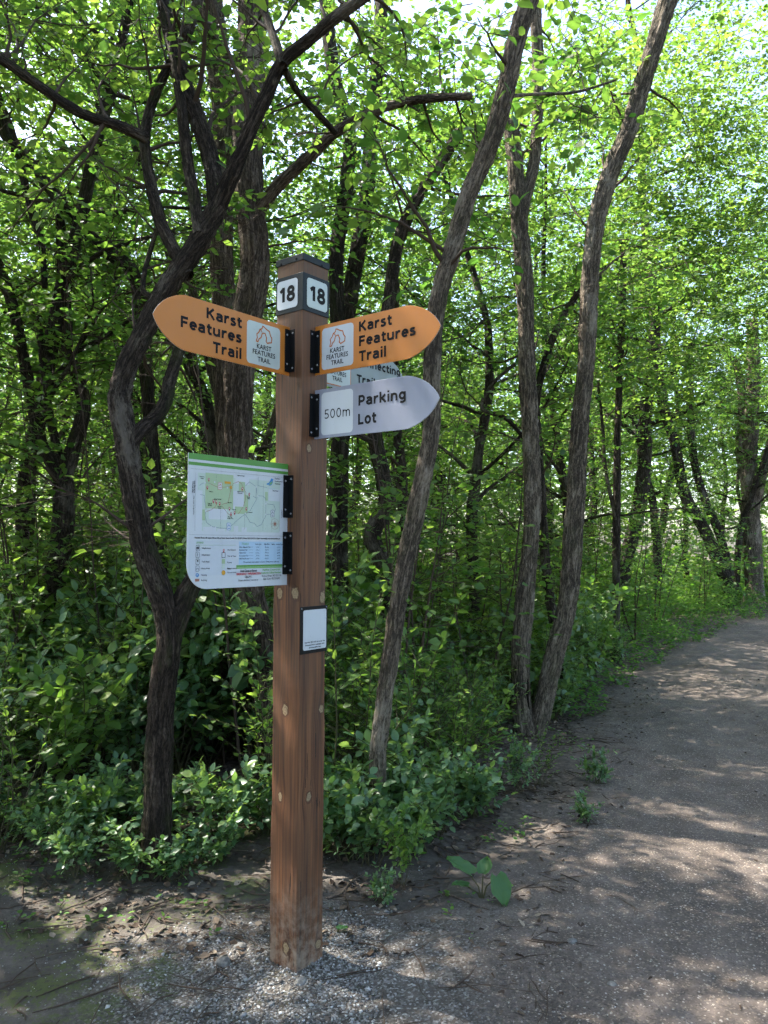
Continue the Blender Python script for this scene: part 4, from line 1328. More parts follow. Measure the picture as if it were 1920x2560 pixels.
# mid-distance trees
MID = [
    ('slender_tree', 'slim greyish tree beyond the post, left of the dark wavy trunk', [scaled([(852, 1500), (850, 1200), (846, 900), (842, 654), (862, 492), (874, 347), (850, 250), (833, 190), (820, 60), (815, -60)], (7.6, 7.9), 19, 16)], 'bark_bg', [(900, 420, 8.6, .9, 50), (760, 180, 8.4, .9, 50)]),
    ('slender_tree', 'slim leaning tree showing between the number band and the leaning pale tree', [scaled([(842, 1450), (850, 1150), (858, 880), (872, 752), (903, 579), (922, 434), (930, 300), (950, 120), (955, -60)], (8.2, 8.6), 24, 17)], 'bark_bg', [(980, 500, 9.2, .9, 60), (1020, 330, 9.4, .9, 50)]),
    ('wavy_tree', 'black wavy trunk seen between the post and the leaning pale tree', [scaled([(985, 1620), (968, 1492), (961, 1418), (931, 1338), (966, 1258), (955, 1185), (937, 1086), (945, 950), (965, 800), (975, 740), (995, 608), (1035, 509), (1090, 422), (1150, 330)], (6.6, 7.0), 24, 14),
                    scaled([(940, 1110), (900, 1090), (850, 1080), (800, 1100)], (6.7, 7.1), 8, 5)], 'bark_dark', [(1120, 480, 7.6, .8, 50)]),
    ('slender_tree', 'thin dark trunk just right of the black wavy trunk', [scaled([(1010, 1560), (1008, 1400), (1006, 1203), (992, 1080), (985, 900), (990, 700)], (7.8, 8.0), 14, 10)], 'bark_dark', [(1060, 640, 8.6, .8, 50)]),
    ('multi_stem_tree', 'dark multi-stemmed tree among the shrubs left of the crooked tree', [scaled([(132, 1530), (142, 1420), (156, 1318), (160, 1200)], 6.4, 28, 24), scaled([(160, 1215), (135, 1165), (100, 1100), (85, 1030), (60, 900), (30, 760), (-10, 650)], (6.4, 6.5), 17, 12),
                    scaled([(161, 1205), (145, 1130), (122, 1030), (110, 930), (95, 800)], (6.4, 6.6), 12, 8), scaled([(162, 1200), (185, 1110), (208, 1029), (200, 960), (170, 880), (168, 810), (156, 665), (150, 540)], (6.4, 6.7), 18, 12)], 'bark_dark', [(60, 520, 7.0, .9, 70), (220, 560, 7.4, .9, 60), (100, 760, 7.2, .8, 60)]),
    ('leaning_tree', 'long slanting tree descending from the sky gap towards the crooked tree', [scaled([(400, 1400), (370, 1000), (341, 706), (260, 625), (191, 555), (133, 480), (69, 405), (23, 347), (0, 290), (-30, 160)], (6.9, 6.2), 17, 17), scaled([(52, 400), (75, 521), (104, 608), (112, 720)], (6.3, 6.4), 9, 7)], 'bark_bg', [(160, 430, 7.4, .8, 60)]),
    ('slanting_tree', 'slanting mossy trunk beyond the ground plants beside the path bend', [scaled([(1822, 1470), (1790, 1390), (1761, 1326), (1712, 1234), (1690, 1123), (1656, 1000), (1640, 850), (1615, 700)], (19, 18.5), 16, 10), scaled([(1826, 1440), (1800, 1340), (1761, 1246), (1735, 1150), (1725, 1000), (1730, 850)], (19, 19.4), 11, 8)], 'bark_bg', [(1640, 760, 18, 1.8, 110), (1760, 850, 19, 1.8, 110), (1700, 560, 18, 2.0, 130), (1800, 420, 17, 2.0, 130), (1850, 600, 16, 1.8, 130)]),
    ('gnarled_tree', 'stout gnarled tree at the bend of the path', [scaled([(1885, 1440), (1880, 1330), (1872, 1185), (1878, 1060), (1884, 950), (1880, 800)], (20, 20), 22, 15), scaled([(1872, 1230), (1850, 1120), (1856, 1000), (1840, 900)], (20, 20.4), 13, 9), scaled([(1882, 1300), (1915, 1150), (1960, 1010)], (20, 19.6), 12, 9)], 'bark_grey', [(1860, 700, 19, 2.0, 130), (1930, 880, 19, 2.0, 100), (1880, 500, 18, 2.2, 150), (1820, 1020, 19, 1.6, 90), (1900, 300, 16, 1.8, 110), (1850, 200, 13, 1.4, 90)]),
    ('slender_tree', 'straight thin trunk standing between the twin-stemmed tree and the path', [scaled([(1540, 1520), (1541, 1400), (1543, 1123), (1548, 960), (1556, 800), (1560, 600)], (10.5, 10.6), 10, 7), scaled([(1541, 1300), (1515, 1180), (1505, 1050), (1490, 920)], (10.5, 10.8), 5, 3)], 'bark_bg', [(1580, 700, 10.8, 1.1, 90), (1500, 880, 11, 1.0, 60), (1700, 480, 10.4, 1.2, 120), (1640, 300, 10.4, 1.2, 110), (1760, 700, 10.6, 1.1, 100), (1640, 960, 10.8, 1.0, 70), (1740, 940, 10.2, .9, 70), (1740, 180, 10.2, 1.1, 110), (1820, 330, 10.0, 1.1, 120), (1850, 560, 10.0, 1.1, 120), (1880, 760, 10.4, 1.0, 90), (1560, 480, 10.6, 1.1, 80)]),
    ('slender_tree', 'dark forked stem close behind the twin-stemmed tree', [scaled([(1395, 1620), (1372, 1480), (1360, 1350), (1345, 1100), (1340, 1000), (1380, 850), (1440, 740), (1500, 690)], (7.4, 7.9), 13, 7), scaled([(1352, 1150), (1270, 1050), (1205, 1020), (1240, 950), (1330, 880)], (7.5, 7.7), 6, 4)], 'bark_dark', [(1420, 900, 8.2, .8, 50)]),
]
for nm, lb, st, mt_, lf in MID:
    b = st[0][0]
    p0 = pix(b[0], b[1], b[2])
    # run the foot down to the ground
    k = 0
    g = gpt(p0[0], p0[1])
    ppm = FPX / b[2]
    foot_y = b[1] + (p0[2] - g) * ppm
    st0 = [(b[0], foot_y, b[2], b[3] * 1.1)] + st[0] if foot_y > b[1] + 12 else st[0]
    hero(nm, lb, (p0[0], p0[1]), [('trunk', st0)] + [('limb', s) for s in st[1:]], mt_, lf, sides=22, lump=.14, step=.03,
         shoots=[(9, (.4, 1.2), .45, 5, None)] + [(5, (.3, .9), .3, 5, None)] * (len(st) - 1), size=(.05, .085))


# ------------------------------------------------------------------ woodland: shared kinds, individual trees
def make_tree(H, r0, crown_lo, spread, nlimb, tmpl, size, leafm, sparse=1.0, lean=.05):
    w = Wood()
    P = [np.array((0, 0, -.1))]
    d = unit(np.array((rng.normal(0, lean), rng.normal(0, lean), 1)))
    n = int(H / .35)
    for i in range(n):
        d = unit(d + rng.normal(0, .07, 3) + UP * .05)
        P.append(P[-1] + d * H / n)
    P = np.array(P)
    R = r0 * (1 - np.linspace(0, 1, len(P)) ** 1.2 * .9); R[0] *= 1.35; R[1] *= 1.12
    w.tube(P, R, 10, .14)
    tw = ([], [], []); fine = Wood()
    for k in range(nlimb):
        f = crown_lo + (1 - crown_lo) * ((k + rng.random()) / nlimb)
        i = min(len(P) - 2, int(f * (len(P) - 1)))
        a = k * 2.4 + rng.normal(0, .4)
        rise = rng.uniform(.15, .75)
        d = unit(np.array((cos(a), sin(a), rise)))
        ln = spread * rng.uniform(.65, 1.1) * (1 - .55 * max(0, (f - .55) / .45))
        Q = wander(P[i], d, ln, 8, .28, -.01)
        w.tube(Q, np.linspace(max(.012, R[i] * .42), .006, len(Q)), 6, .1)
        for j in range(2, len(Q)):
            for _ in range(2):
                d2 = unit((Q[j] - Q[j - 1]) / np.linalg.norm(Q[j] - Q[j - 1]) * .55 + rng.normal(0, .7, 3) * np.array((1, 1, .45)))
                S2 = wander(Q[j], d2, rng.uniform(.5, 1.1), 4, .3)
                fine.tube(S2, np.linspace(.007, .002, len(S2)), 3)
                for q in range(1, len(S2)):
                    for _3 in range(2):
                        if rng.random() > sparse: continue
                        d3 = unit(d2 * .5 + rng.normal(0, .8, 3) * np.array((1, 1, .4)))
                        tw[0].append(S2[q]); tw[1].append(d3); tw[2].append(rng.uniform(.18, .42))
    LP, LD, LN, LS_ = twig_leaves(tw[0], tw[1], tw[2], .06, size)
    return {'trunk': (w.mesh('trunk'), 'bark_bg'), 'branchlets': (fine.mesh('branchlets'), 'twig'), 'crown': (leaves_mesh('crown', LP, LD, LN, LS_, tmpl), leafm)}


def make_sapling(H, nst):
    w = Wood(); tw = ([], [], [])
    for s in range(nst):
        d = unit(np.array((rng.normal(0, .16), rng.normal(0, .16), 1)))
        P = wander(np.array((rng.normal(0, .05), rng.normal(0, .05), -.05)), d, H * rng.uniform(.7, 1.05), 12, .10, .03)
        r = rng.uniform(.007, .016)
        w.tube(P, np.linspace(r, .003, len(P)), 6)
        for i in range(3, len(P)):
            for _ in range(2):
                a = rng.random() * 6.28
                d2 = unit(np.array((cos(a), sin(a), rng.uniform(-.05, .5))))
                Q = wander(P[i], d2, rng.uniform(.3, .75), 4, .25)
                w.tube(Q, np.linspace(.004, .0015, len(Q)), 3)
                for q in range(1, len(Q)):
                    d3 = unit(d2 * .7 + rng.normal(0, .6, 3) * np.array((1, 1, .4)))
                    tw[0].append(Q[q]); tw[1].append(d3); tw[2].append(rng.uniform(.14, .32))
    LP, LD, LN, LS_ = twig_leaves(tw[0], tw[1], tw[2], .055, (.045, .075))
    return {'stem': (w.mesh('stem'), 'twig'), 'crown': (leaves_mesh('crown', LP, LD, LN, LS_, LT_MID), 'leaf')}


def make_shrub(H, nst, size=(.04, .07), spread=.35, opp=True, mat='leaf_shrub', dens=.75, tm=LT_FULL):
    w = Wood(); tw = ([], [], [])
    for s in range(nst):
        a = rng.random() * 6.28
        d = unit(np.array((cos(a) * spread, sin(a) * spread, 1)))
        h = H * rng.uniform(.55, 1.05)
        P = wander(np.array((rng.normal(0, .03), rng.normal(0, .03), -.03)), d, h, 9, .16, .02)
        w.tube(P, np.linspace(.0045, .0016, len(P)), 5)
        # opposite leaves along the leading shoot
        for i in range(4, len(P) - 1):
            tw[0].append(P[i]); tw[1].append(P[i + 1] - P[i]); tw[2].append(np.linalg.norm(P[i + 1] - P[i]))
        for i in range(2, len(P) - 1):
            if rng.random() < dens:
                a2 = rng.random() * 6.28
                d2 = unit(np.array((cos(a2), sin(a2), rng.uniform(.3, .9))))
                l2 = rng.uniform(.12, .30) * (H / .8) ** .5
                w.tube(np.array([P[i], P[i] + d2 * l2 * .5, P[i] + d2 * l2]), [.0024, .0018, .0012], 3)
                tw[0].append(P[i] + d2 * l2 * .2); tw[1].append(d2); tw[2].append(l2 * .85)
    LP, LD, LN, LS_ = twig_leaves(tw[0], tw[1], tw[2], .062 if opp else .038, size, .15, opp, .8)
    return {'stem': (w.mesh('stem'), 'stem'), 'foliage': (leaves_mesh('foliage', LP, LD, LN, LS_, tm), mat)}


def ready(kind):
    for k, (me, m) in kind.items():
        me.materials.append(MAT[m])
    return kind


def place(kind, name, loc, rz, sc, label, cat, group):
    root = tag(empty(name, loc, rz), label, cat, group)
    root.scale = sc if isinstance(sc, tuple) else (sc, sc, sc)
    for k, (me, m) in kind.items():
        o = bpy.data.objects.new(k, me); COL.objects.link(o); o.parent = root
        if k == 'branchlets': o['kind'] = 'stuff'
    return root


TREES = [ready(make_tree(H, r, lo, sp, nl, LT_LOW if i > 1 else LT_MID, (.05, .082), 'leaf_far', .88)) for i, (H, r, lo, sp, nl) in enumerate(
    [(9.5, .10, .22, 2.3, 22), (11.0, .13, .30, 2.6, 24), (8.0, .08, .18, 2.0, 20), (12.0, .14, .26, 2.8, 26)])]
SAPS = [ready(make_sapling(H, n)) for H, n in ((2.4, 3), (3.3, 3), (4.2, 4), (1.8, 4))]
SHRUBS = [ready(make_shrub(H, n, sz, sp)) for H, n, sz, sp in ((.55, 6, (.04, .065), .45), (.75, 8, (.045, .07), .40), (.95, 9, (.045, .07), .35), (1.15, 9, (.045, .075), .30), (.40, 5, (.04, .06), .5), (.85, 7, (.05, .08), .45))]
SHRUBS += [ready(make_shrub(H, n, sz, sp, False, 'leaf_wiry', .95, LT_MID)) for H, n, sz, sp in ((.8, 7, (.025, .045), .5), (1.2, 8, (.028, .05), .4), (1.5, 6, (.03, .055), .28))]
SHRUBS.append(ready(make_shrub(1.0, 5, (.06, .095), .35, True, 'leaf_wiry', .5)))

heroes = [(-1.0, 3.7), (0, 4.1), (1.25, 6.5), (-.75, 5.3), (-1.2, 6.2)]


def clear(x, y, dmin, pts):
    return all((x - a) ** 2 + (y - b) ** 2 > dmin * dmin for a, b in pts)


LANDMARKS = [('crooked tree', -1.0, 3.72), ('leaning pale tree', -.02, 4.1), ('twin-stemmed tree', 1.25, 6.5), ('shaggy tree', -.75, 5.3), ('dark multi-stemmed tree', -2.75, 6.4),
             ('black wavy trunk', .1, 6.6), ('straight thin trunk', 3.15, 10.5), ('slanting mossy trunk', 8.6, 19), ('gnarled tree', 9.7, 20)]


def where(x, y):
    """place words from the nearest trees one can find"""
    ds = sorted((math.hypot(x - a, y - b), nme, b) for nme, a, b in LANDMARKS)
    if ds[0][0] < .7: return 'at the foot of the ' + ds[0][1]
    if ds[0][0] < 2.2 or ds[1][0] > ds[0][0] * 2.2:
        return ('beyond the ' if y > ds[0][2] + .5 else 'beside the ') + ds[0][1]
    return 'between the %s and the %s' % (ds[0][1], ds[1][1]) if ds[1][0] < 4 else 'far beyond the ' + ds[0][1]


# trees of the wood
used = list(heroes)
spots = []
tries = 0
while len(spots) < 62 and tries < 6000:
    tries += 1
    y = rng.uniform(7.5, 36) ** 1.0
    x = rng.uniform(-.62, .62) * y
    pdv = path_d(x, y)[0]
    if -1.2 < pdv < PATH_W + 1.0: continue
    if not clear(x, y, 1.5 + y * .03, used): continue
    used.append((x, y)); spots.append((x, y))
# trees added for their shade, mostly out of view: left, past the path, behind
for x, y in ((-5.2, 2.2), (-4.3, 4.7), (-5.6, 5.8), (-6.6, 4.6), (-8.6, 3.6), (-7.4, 8.0), (-3.2, 7.2), (-6.0, -3.0), (-11, 8), (6.6, 3.8), (7.2, 7.6), (6.4, -1.5), (4.6, -6.5), (-3.4, -5.5), (1.6, -9.5), (-7, -8)):
    spots.append((x, y))
for i, (x, y) in enumerate(spots):
    k = TREES[i % 4]
    far = y > 16
    place(k, 'forest_tree', (x, y, gpt(x, y)), rng.random() * 6.28, float(rng.uniform(.85, 1.2)),
          ('%s leafy woodland tree %s' % (('medium', 'tall', 'short', 'stout tall')[i % 4], where(x, y))), 'tree', 'trees of the wood behind the signpost')
# saplings
n = 0; tries = 0
while n < 105 and tries < 6000:
    tries += 1
    y = rng.uniform(5.4, 22); x = rng.uniform(-.58, .58) * y
    if -.7 < path_d(x, y)[0] < PATH_W + .7: continue
    if y < 7.5 and -1.2 < x < .9 and rng.random() < .6: continue
    if not clear(x, y, .55, used): continue
    used.append((x, y)); n += 1
    place(SAPS[n % 4], 'sapling', (x, y, gpt(x, y)), rng.random() * 6.28, float(rng.uniform(.8, 1.25)), '%s thin-stemmed leafy sapling %s' % (('man-high', 'tall', 'very tall', 'low bushy')[n % 4], where(x, y)), 'sapling', 'understory saplings')
# shrubs
n = 0; tries = 0; su = []
while n < 290 and tries < 30000:
    tries += 1
    y = 3.55 + 7.0 * rng.random() ** 1.35
    x = rng.uniform(-.60, .52) * y
    pdv = path_d(x, y)[0]
    if pdv > -.45: continue
    front = 3.75 + .25 * vnoise(x * 1.3, 0.0, 7) + (.35 if x > .35 else 0) + max(0, x) * .35
    if y < front: continue
    if not clear(x, y, .17 + .012 * y, su): continue
    if (x + .99) ** 2 + (y - 3.72) ** 2 < .10: continue
    if y < 6.0 and x > .15 and rng.random() < .35: continue
    if .135 < x / y < .275 and y < 6.75: continue
    if vnoise(x * 1.9, y * 1.9, 93) < .30: continue
    su.append((x, y)); n += 1
    edge_ = y - front
    if edge_ < .35: k = SHRUBS[[0, 4, 0, 6][rng.integers(4)]]
    elif x < -.2: k = SHRUBS[[1, 2, 3, 5, 6, 7, 8, 9, 7][rng.integers(9)]]
    else: k = SHRUBS[[0, 1, 5, 6, 6, 9, 7][rng.integers(7)]]
    place(k, 'shrub', (x, y, gpt(x, y)), rng.random() * 6.28, float(rng.uniform(.75, 1.2) * (1 + .28 * min(1, max(0, (y - 4.2) / 2.5)) * (x < -.1)) * (.7 + .6 * vnoise(x * 1.1, y * 1.1, 91))), '%s green shrub %s' % (['low', 'knee-high', 'tall', 'very tall', 'tiny', 'broad', 'wiry small-leaved', 'tall small-leaved', 'lanky small-leaved', 'large-leaved'][[id(q) for q in SHRUBS].index(id(k))], where(x, y)), 'shrub', 'understory shrubs under the trees')


# single plants standing forward of the thicket
for px2, py2, ki, sc_, lb in ((230, 2130, 9, .42, 'broad-leaved young plant on the bare soil before the crooked tree'), (130, 2150, 5, .50, 'pale-leaved young plant leaning out over the bare soil'), (300, 2080, 4, .9, 'small leafy plant between the crooked tree and the pale-leaved one'),
                              (60, 2110, 0, .7, 'low leafy plant at the bare edge of the thicket'), (480, 2170, 4, .6, 'tiny plant beside the foot of the crooked tree'), (345, 2195, 4, .8, 'small plant hiding the left of the crooked tree foot'), (440, 2200, 4, .65, 'small plant hiding the right of the crooked tree foot'), (380, 2120, 0, .8, 'low plant close behind the crooked tree foot'), (180, 2190, 0, .6, 'low leafy plant reaching out on the bare soil'), (540, 2150, 4, .7, 'small bright plant just right of the crooked tree foot'),
                              (870, 2150, 0, .9, 'low shrub against the right side of the post'), (930, 2170, 0, .85, 'low shrub before the foot of the leaning pale tree'), (1000, 2215, 9, .40, 'broad-leaved seedling before the leaning pale tree'),
                              (1040, 2130, 0, .9, 'bushy low shrub right of the leaning pale tree foot'), (1090, 2090, 1, .6, 'leafy shrub spreading right of the leaning pale tree'), (940, 2260, 4, .4, 'tiny round-leaved seedling right of the post'),
                              (1300, 1985, 2, .42, 'upright glossy shrub before the twin-stemmed tree'), (1345, 1965, 6, .5, 'wiry shrub beside the glossy one before the twin-stemmed tree'), (1480, 1960, 4, .6, 'small leafy plant on open soil right of the twin-stemmed tree'),
                              (1470, 2060, 4, .45, 'tiny sprouting plant alone on the litter by the path'), (1180, 2040, 0, .7, 'low shrub in the litter between leaning and twin-stemmed trees')):
    d = _f * FPX + CX * (px2 - 960) + CU * (1280 - py2); k_ = -CAM_H / d.z
    place(SHRUBS[ki], 'young_plant', (d.x * k_, d.y * k_, gpt(d.x * k_, d.y * k_)), rng.random() * 6.28, sc_, lb, 'plant', None)


def make_bare(H):
    w = Wood()
    P = wander(np.array((0, 0, -.05)), unit(np.array((rng.normal(0, .12), rng.normal(0, .12), 1))), H, 12, .10, .03)
    r = rng.uniform(.006, .012)
    w.tube(P, np.linspace(r, .0025, len(P)), 6)
    for i in range(3, len(P) - 1):
        if rng.random() < .6:
            Q = wander(P[i], unit(np.array((rng.normal(), rng.normal(), .9))), rng.uniform(.2, .6), 4, .3)
            w.tube(Q, np.linspace(.0035, .0012, len(Q)), 3)
    return {'stem': (w.mesh('stem'), 'twig')}


BARE = [ready(make_bare(H)) for H in (1.6, 2.3, 3.0, 3.8)]
n = 0
while n < 60:
    y = rng.uniform(4.9, 13); x = rng.uniform(-.55, .5) * y
    if path_d(x, y)[0] > -.8: continue
    n += 1
    place(BARE[n % 4], 'bare_sapling', (x, y, gpt(x, y)), rng.random() * 6.28, float(rng.uniform(.8, 1.2)), '%s leafless thin stem %s' % (('short', 'man-high', 'tall', 'very tall')[n % 4], where(x, y)), 'sapling', 'bare thin stems in the thicket')

# ------------------------------------------------------------------ low plants, litter, stones
def scatter_pts(n, box, cond):
    out = np.zeros((0, 2))
    while len(out) < n:
        p = np.stack([rng.uniform(box[0], box[1], n * 2), rng.uniform(box[2], box[3], n * 2)], 1)
        out = np.vstack([out, p[cond(p[:, 0], p[:, 1])]])
    return out[:n]


def herb_cond(x, y):
    d = path_d(x, y)
    e = -d + .35 * (vnoise(x * 1.7, y * 1.7, 44) - .5)
    verge = (e > .05) & (e < 6) & (y > 5.6)
    verge &= ~((np.hypot((x - 1.35) * .9, y - 6.15) < .62))
    return verge & (np.abs(x) < y * .62) & (rng.random(len(x)) < np.clip(1.4 - e * .18, .15, 1))


pts = np.vstack([scatter_pts(5200, (-4, 16, 5.6, 26), herb_cond), scatter_pts(1100, (1.5, 12, -1, 14), lambda x, y: (path_d(x, y) > PATH_W + .05) & (path_d(x, y) < PATH_W + 2.5))])
gzv = gz(pts[:, 0], pts[:, 1])
d_edge = path_d(pts[:, 0], pts[:, 1]); d_edge = np.clip(np.where(d_edge > 0, d_edge - PATH_W, -d_edge), 0, 2)
P = []; D = []; N = []; S_ = []
stems = Wood()
for (x, y), z, de in zip(pts, gzv, d_edge):
    h = (.05 + .40 * min(1, de / 1.2)) * rng.uniform(.5, 1.35) * (.6 + .8 * float(vnoise(x * .9, y * .9, 46)))
    m = 5 + int(h * 40)
    a = rng.random(m) * 6.28
    t = rng.random(m) ** .6
    c = np.stack([x + .5 * h * np.cos(a) * (1 - t * .6) * rng.random(m), y + .5 * h * np.sin(a) * (1 - t * .6) * rng.random(m), z + h * t], 1)
    P.append(c); D.append(np.stack([np.cos(a), np.sin(a), rng.normal(.0, .3, m)], 1)); N.append(UP[None] + rng.normal(0, .3, (m, 3))); S_.append(rng.uniform(.03, .070, m))
tag(link('ground_cover', leaves_mesh('ground_cover', np.concatenate(P), np.concatenate(D), np.concatenate(N), np.concatenate(S_), LT_MID), MAT['leaf_herb']), 'low green leafy ground plants along the verge of the path', 'ground cover', kind='stuff')

# small seedlings on the bare soil at the wood's edge
def seed_cond(x, y):
    d = path_d(x, y)
    return (d < -.05) & (np.abs(x) < y * .55) & (np.hypot(x - POST_X, y - POST_Y) > .3) & (vnoise(x * 2.1, y * 2.1, 61) > .40)


pts = scatter_pts(330, (-2.6, 2.2, 3.1, 6.4), seed_cond)
P = []; D = []; N = []; S_ = []
for x, y in pts:
    z = gpt(x, y); m = rng.integers(2, 7); h = rng.uniform(.01, .07)
    a = rng.random() * 6.28 + np.arange(m) * 2.2
    P.append(np.stack([x + .008 * np.cos(a), y + .008 * np.sin(a), z + h * rng.uniform(.4, 1, m) + .004], 1)); D.append(np.stack([np.cos(a), np.sin(a), rng.uniform(0, .4, m)], 1)); N.append(UP[None] + rng.normal(0, .2, (m, 3))); S_.append(rng.uniform(.012, .035, m))
tag(link('seedlings', leaves_mesh('seedlings', np.concatenate(P), np.concatenate(D), np.concatenate(N), np.concatenate(S_), LT_MID), MAT['leaf_herb']), 'tiny green seedlings dotted over the bare soil', 'seedlings', kind='stuff')

# leaf litter
def litter_cond(x, y):
    d = path_d(x, y)
    return ((d < .3) | (rng.random(len(x)) < .10)) & (d < PATH_W) & (np.abs(x) < y * .6) & (vnoise(x * 1.5, y * 1.5, 66) + (y > 3.8) * .35 > .55)


pts = scatter_pts(14000, (-4, 4.5, 2.4, 9), litter_cond)
n = len(pts)
zz = gz(pts[:, 0], pts[:, 1]) + rough_near(pts[:, 0], pts[:, 1]) + .006
a = rng.random(n) * 6.28
me = leaves_mesh('leaf_litter', np.stack([pts[:, 0], pts[:, 1], zz], 1), np.stack([np.cos(a), np.sin(a), rng.normal(0, .2, n)], 1), UP[None] + rng.normal(0, .45, (n, 3)), rng.uniform(.015, .045, n), LT_MID)
t = NT('dry_leaf'); r_ = t.n('ShaderNodeAttribute', attribute_name='rnd').outputs['Fac']
MAT['litter'] = t.fin(t.ramp(r_, [(0, (.030, .020, .014)), (.5, (.070, .048, .033)), (.85, (.14, .105, .075)), (1, (.24, .19, .14))]), .85, None, .2)
tag(link('leaf_litter', me, MAT['litter']), 'brown dead leaf scraps over the woodland floor', 'leaf litter', kind='stuff')

# twiggy debris
w = Wood()
pts = scatter_pts(1100, (-3, 3.2, 2.5, 7), lambda x, y: (path_d(x, y) < .25) & (np.abs(x) < y * .58) & (np.hypot(x - POST_X, y - POST_Y) > .2))
for x, y in pts:
    L_ = rng.uniform(.05, .28); a = rng.random() * 6.28; r = rng.uniform(.0012, .0035)
    q = [(x + cos(a) * L_ * (s - .5) + rng.normal(0, .008), y + sin(a) * L_ * (s - .5) + rng.normal(0, .008)) for s in (0, .35, .7, 1)]
    w.tube(np.array([(u_, v_, gpt(u_, v_) + .009) for u_, v_ in q]), [r, r * 1.1, r * .9, r * .5], 4)
tag(link('twig_litter', w.mesh('twig_litter'), MAT['twig']), 'thin dead twigs scattered over the soil', 'twigs', kind='stuff')

# pebbles: crushed stone round the post and loose grit on the path
OCT = np.array([(1, 0, 0), (0, 1, 0), (-1, 0, 0), (0, -1, 0), (0, 0, 1), (0, 0, -1)], float)
OF = np.array([(0, 1, 4), (1, 2, 4), (2, 3, 4), (3, 0, 4), (1, 0, 5), (2, 1, 5), (3, 2, 5), (0, 3, 5)])


def stones(name, pts, size, mat, label, cat):
    n = len(pts)
    s = rng.uniform(size[0], size[1], n) * (1 + (rng.random(n) > .96) * 1.0)
    zz = gz(pts[:, 0], pts[:, 1]) + rough_near(pts[:, 0], pts[:, 1]) + s * .15
    sh = rng.uniform(.55, 1.25, (n, 6, 1)) * np.ones((1, 1, 3)); flat_ = rng.uniform(.45, .9, n)
    V = OCT[None] * sh * s[:, None, None]
    V[..., 2] *= flat_[:, None]
    a = rng.random(n) * 6.28; tl = rng.normal(0, .4, n)
    x, y, z = V[..., 0], V[..., 1], V[..., 2]
    ca, sa = np.cos(a)[:, None], np.sin(a)[:, None]; ct, st_ = np.cos(tl)[:, None], np.sin(tl)[:, None]
    y, z = y * ct - z * st_, y * st_ + z * ct
    x, y = x * ca - y * sa, x * sa + y * ca
    V = np.stack([x + pts[:, 0:1], y + pts[:, 1:2], z + zz[:, None]], -1)
    F_ = (OF[None] + (np.arange(n) * 6)[:, None, None]).reshape(-1, 3)
    return tag(link(name, np_mesh(name, V.reshape(-1, 3), F_, face_attr=np.repeat(rng.random(n), 8)), mat), label, cat, kind='stuff')


t = NT('pebble'); r_ = t.n('ShaderNodeAttribute', attribute_name='rnd').outputs['Fac']
MAT['pebble'] = t.fin(t.ramp(r_, [(0, (.060, .052, .046)), (.35, (.13, .118, .105)), (.7, (.22, .21, .195)), (.93, (.32, .315, .30)), (1, (.50, .50, .48))]), .75, None, .3)
t = NT('grit'); r_ = t.n('ShaderNodeAttribute', attribute_name='rnd').outputs['Fac']
MAT['grit'] = t.fin(t.ramp(r_, [(0, (.050, .040, .035)), (.45, (.10, .080, .066)), (.8, (.18, .14, .105)), (.95, (.25, .21, .17)), (1, (.45, .45, .43))]), .8, None, .25)


def gravel_cond(x, y):
    d = np.hypot((x + .05) * .95, (y - 2.80) * 1.6)
    inpost = (np.abs((x - POST_X) * cos(YAW) - (y - POST_Y) * sin(YAW)) < HW) & (np.abs((x - POST_X) * sin(YAW) + (y - POST_Y) * cos(YAW)) < HW)
    return (rng.random(len(x)) < np.clip(1.25 - d - .9 * (vnoise(x * 2.3, y * 2.3, 71) - .4), 0, 1)) & ~inpost


stones('gravel', scatter_pts(14000, (-1.4, 1.4, 2.2, 3.7), gravel_cond), (.0028, .0075), MAT['pebble'], 'pale crushed stone spread round the foot of the post', 'gravel')
stones('path_grit', scatter_pts(18000, (-1.5, 5.5, 2.2, 8.5), lambda x, y: (path_d(x, y) > -.35) & (x < y * .62) & (rng.random(len(x)) < np.clip(3.2 / y, 0, 1) ** 1.4)), (.0025, .0075), MAT['grit'], 'loose gritty chips lying on the path surface', 'gravel')

stones('soil_grit', scatter_pts(3200, (-2.6, .2, 2.3, 4.2), lambda x, y: (np.abs(x) < y * .6) & (vnoise(x * 1.9, y * 1.9, 73) > .3)), (.0018, .0045), MAT['pebble'], 'small pale grit scattered over the mossy soil', 'gravel')

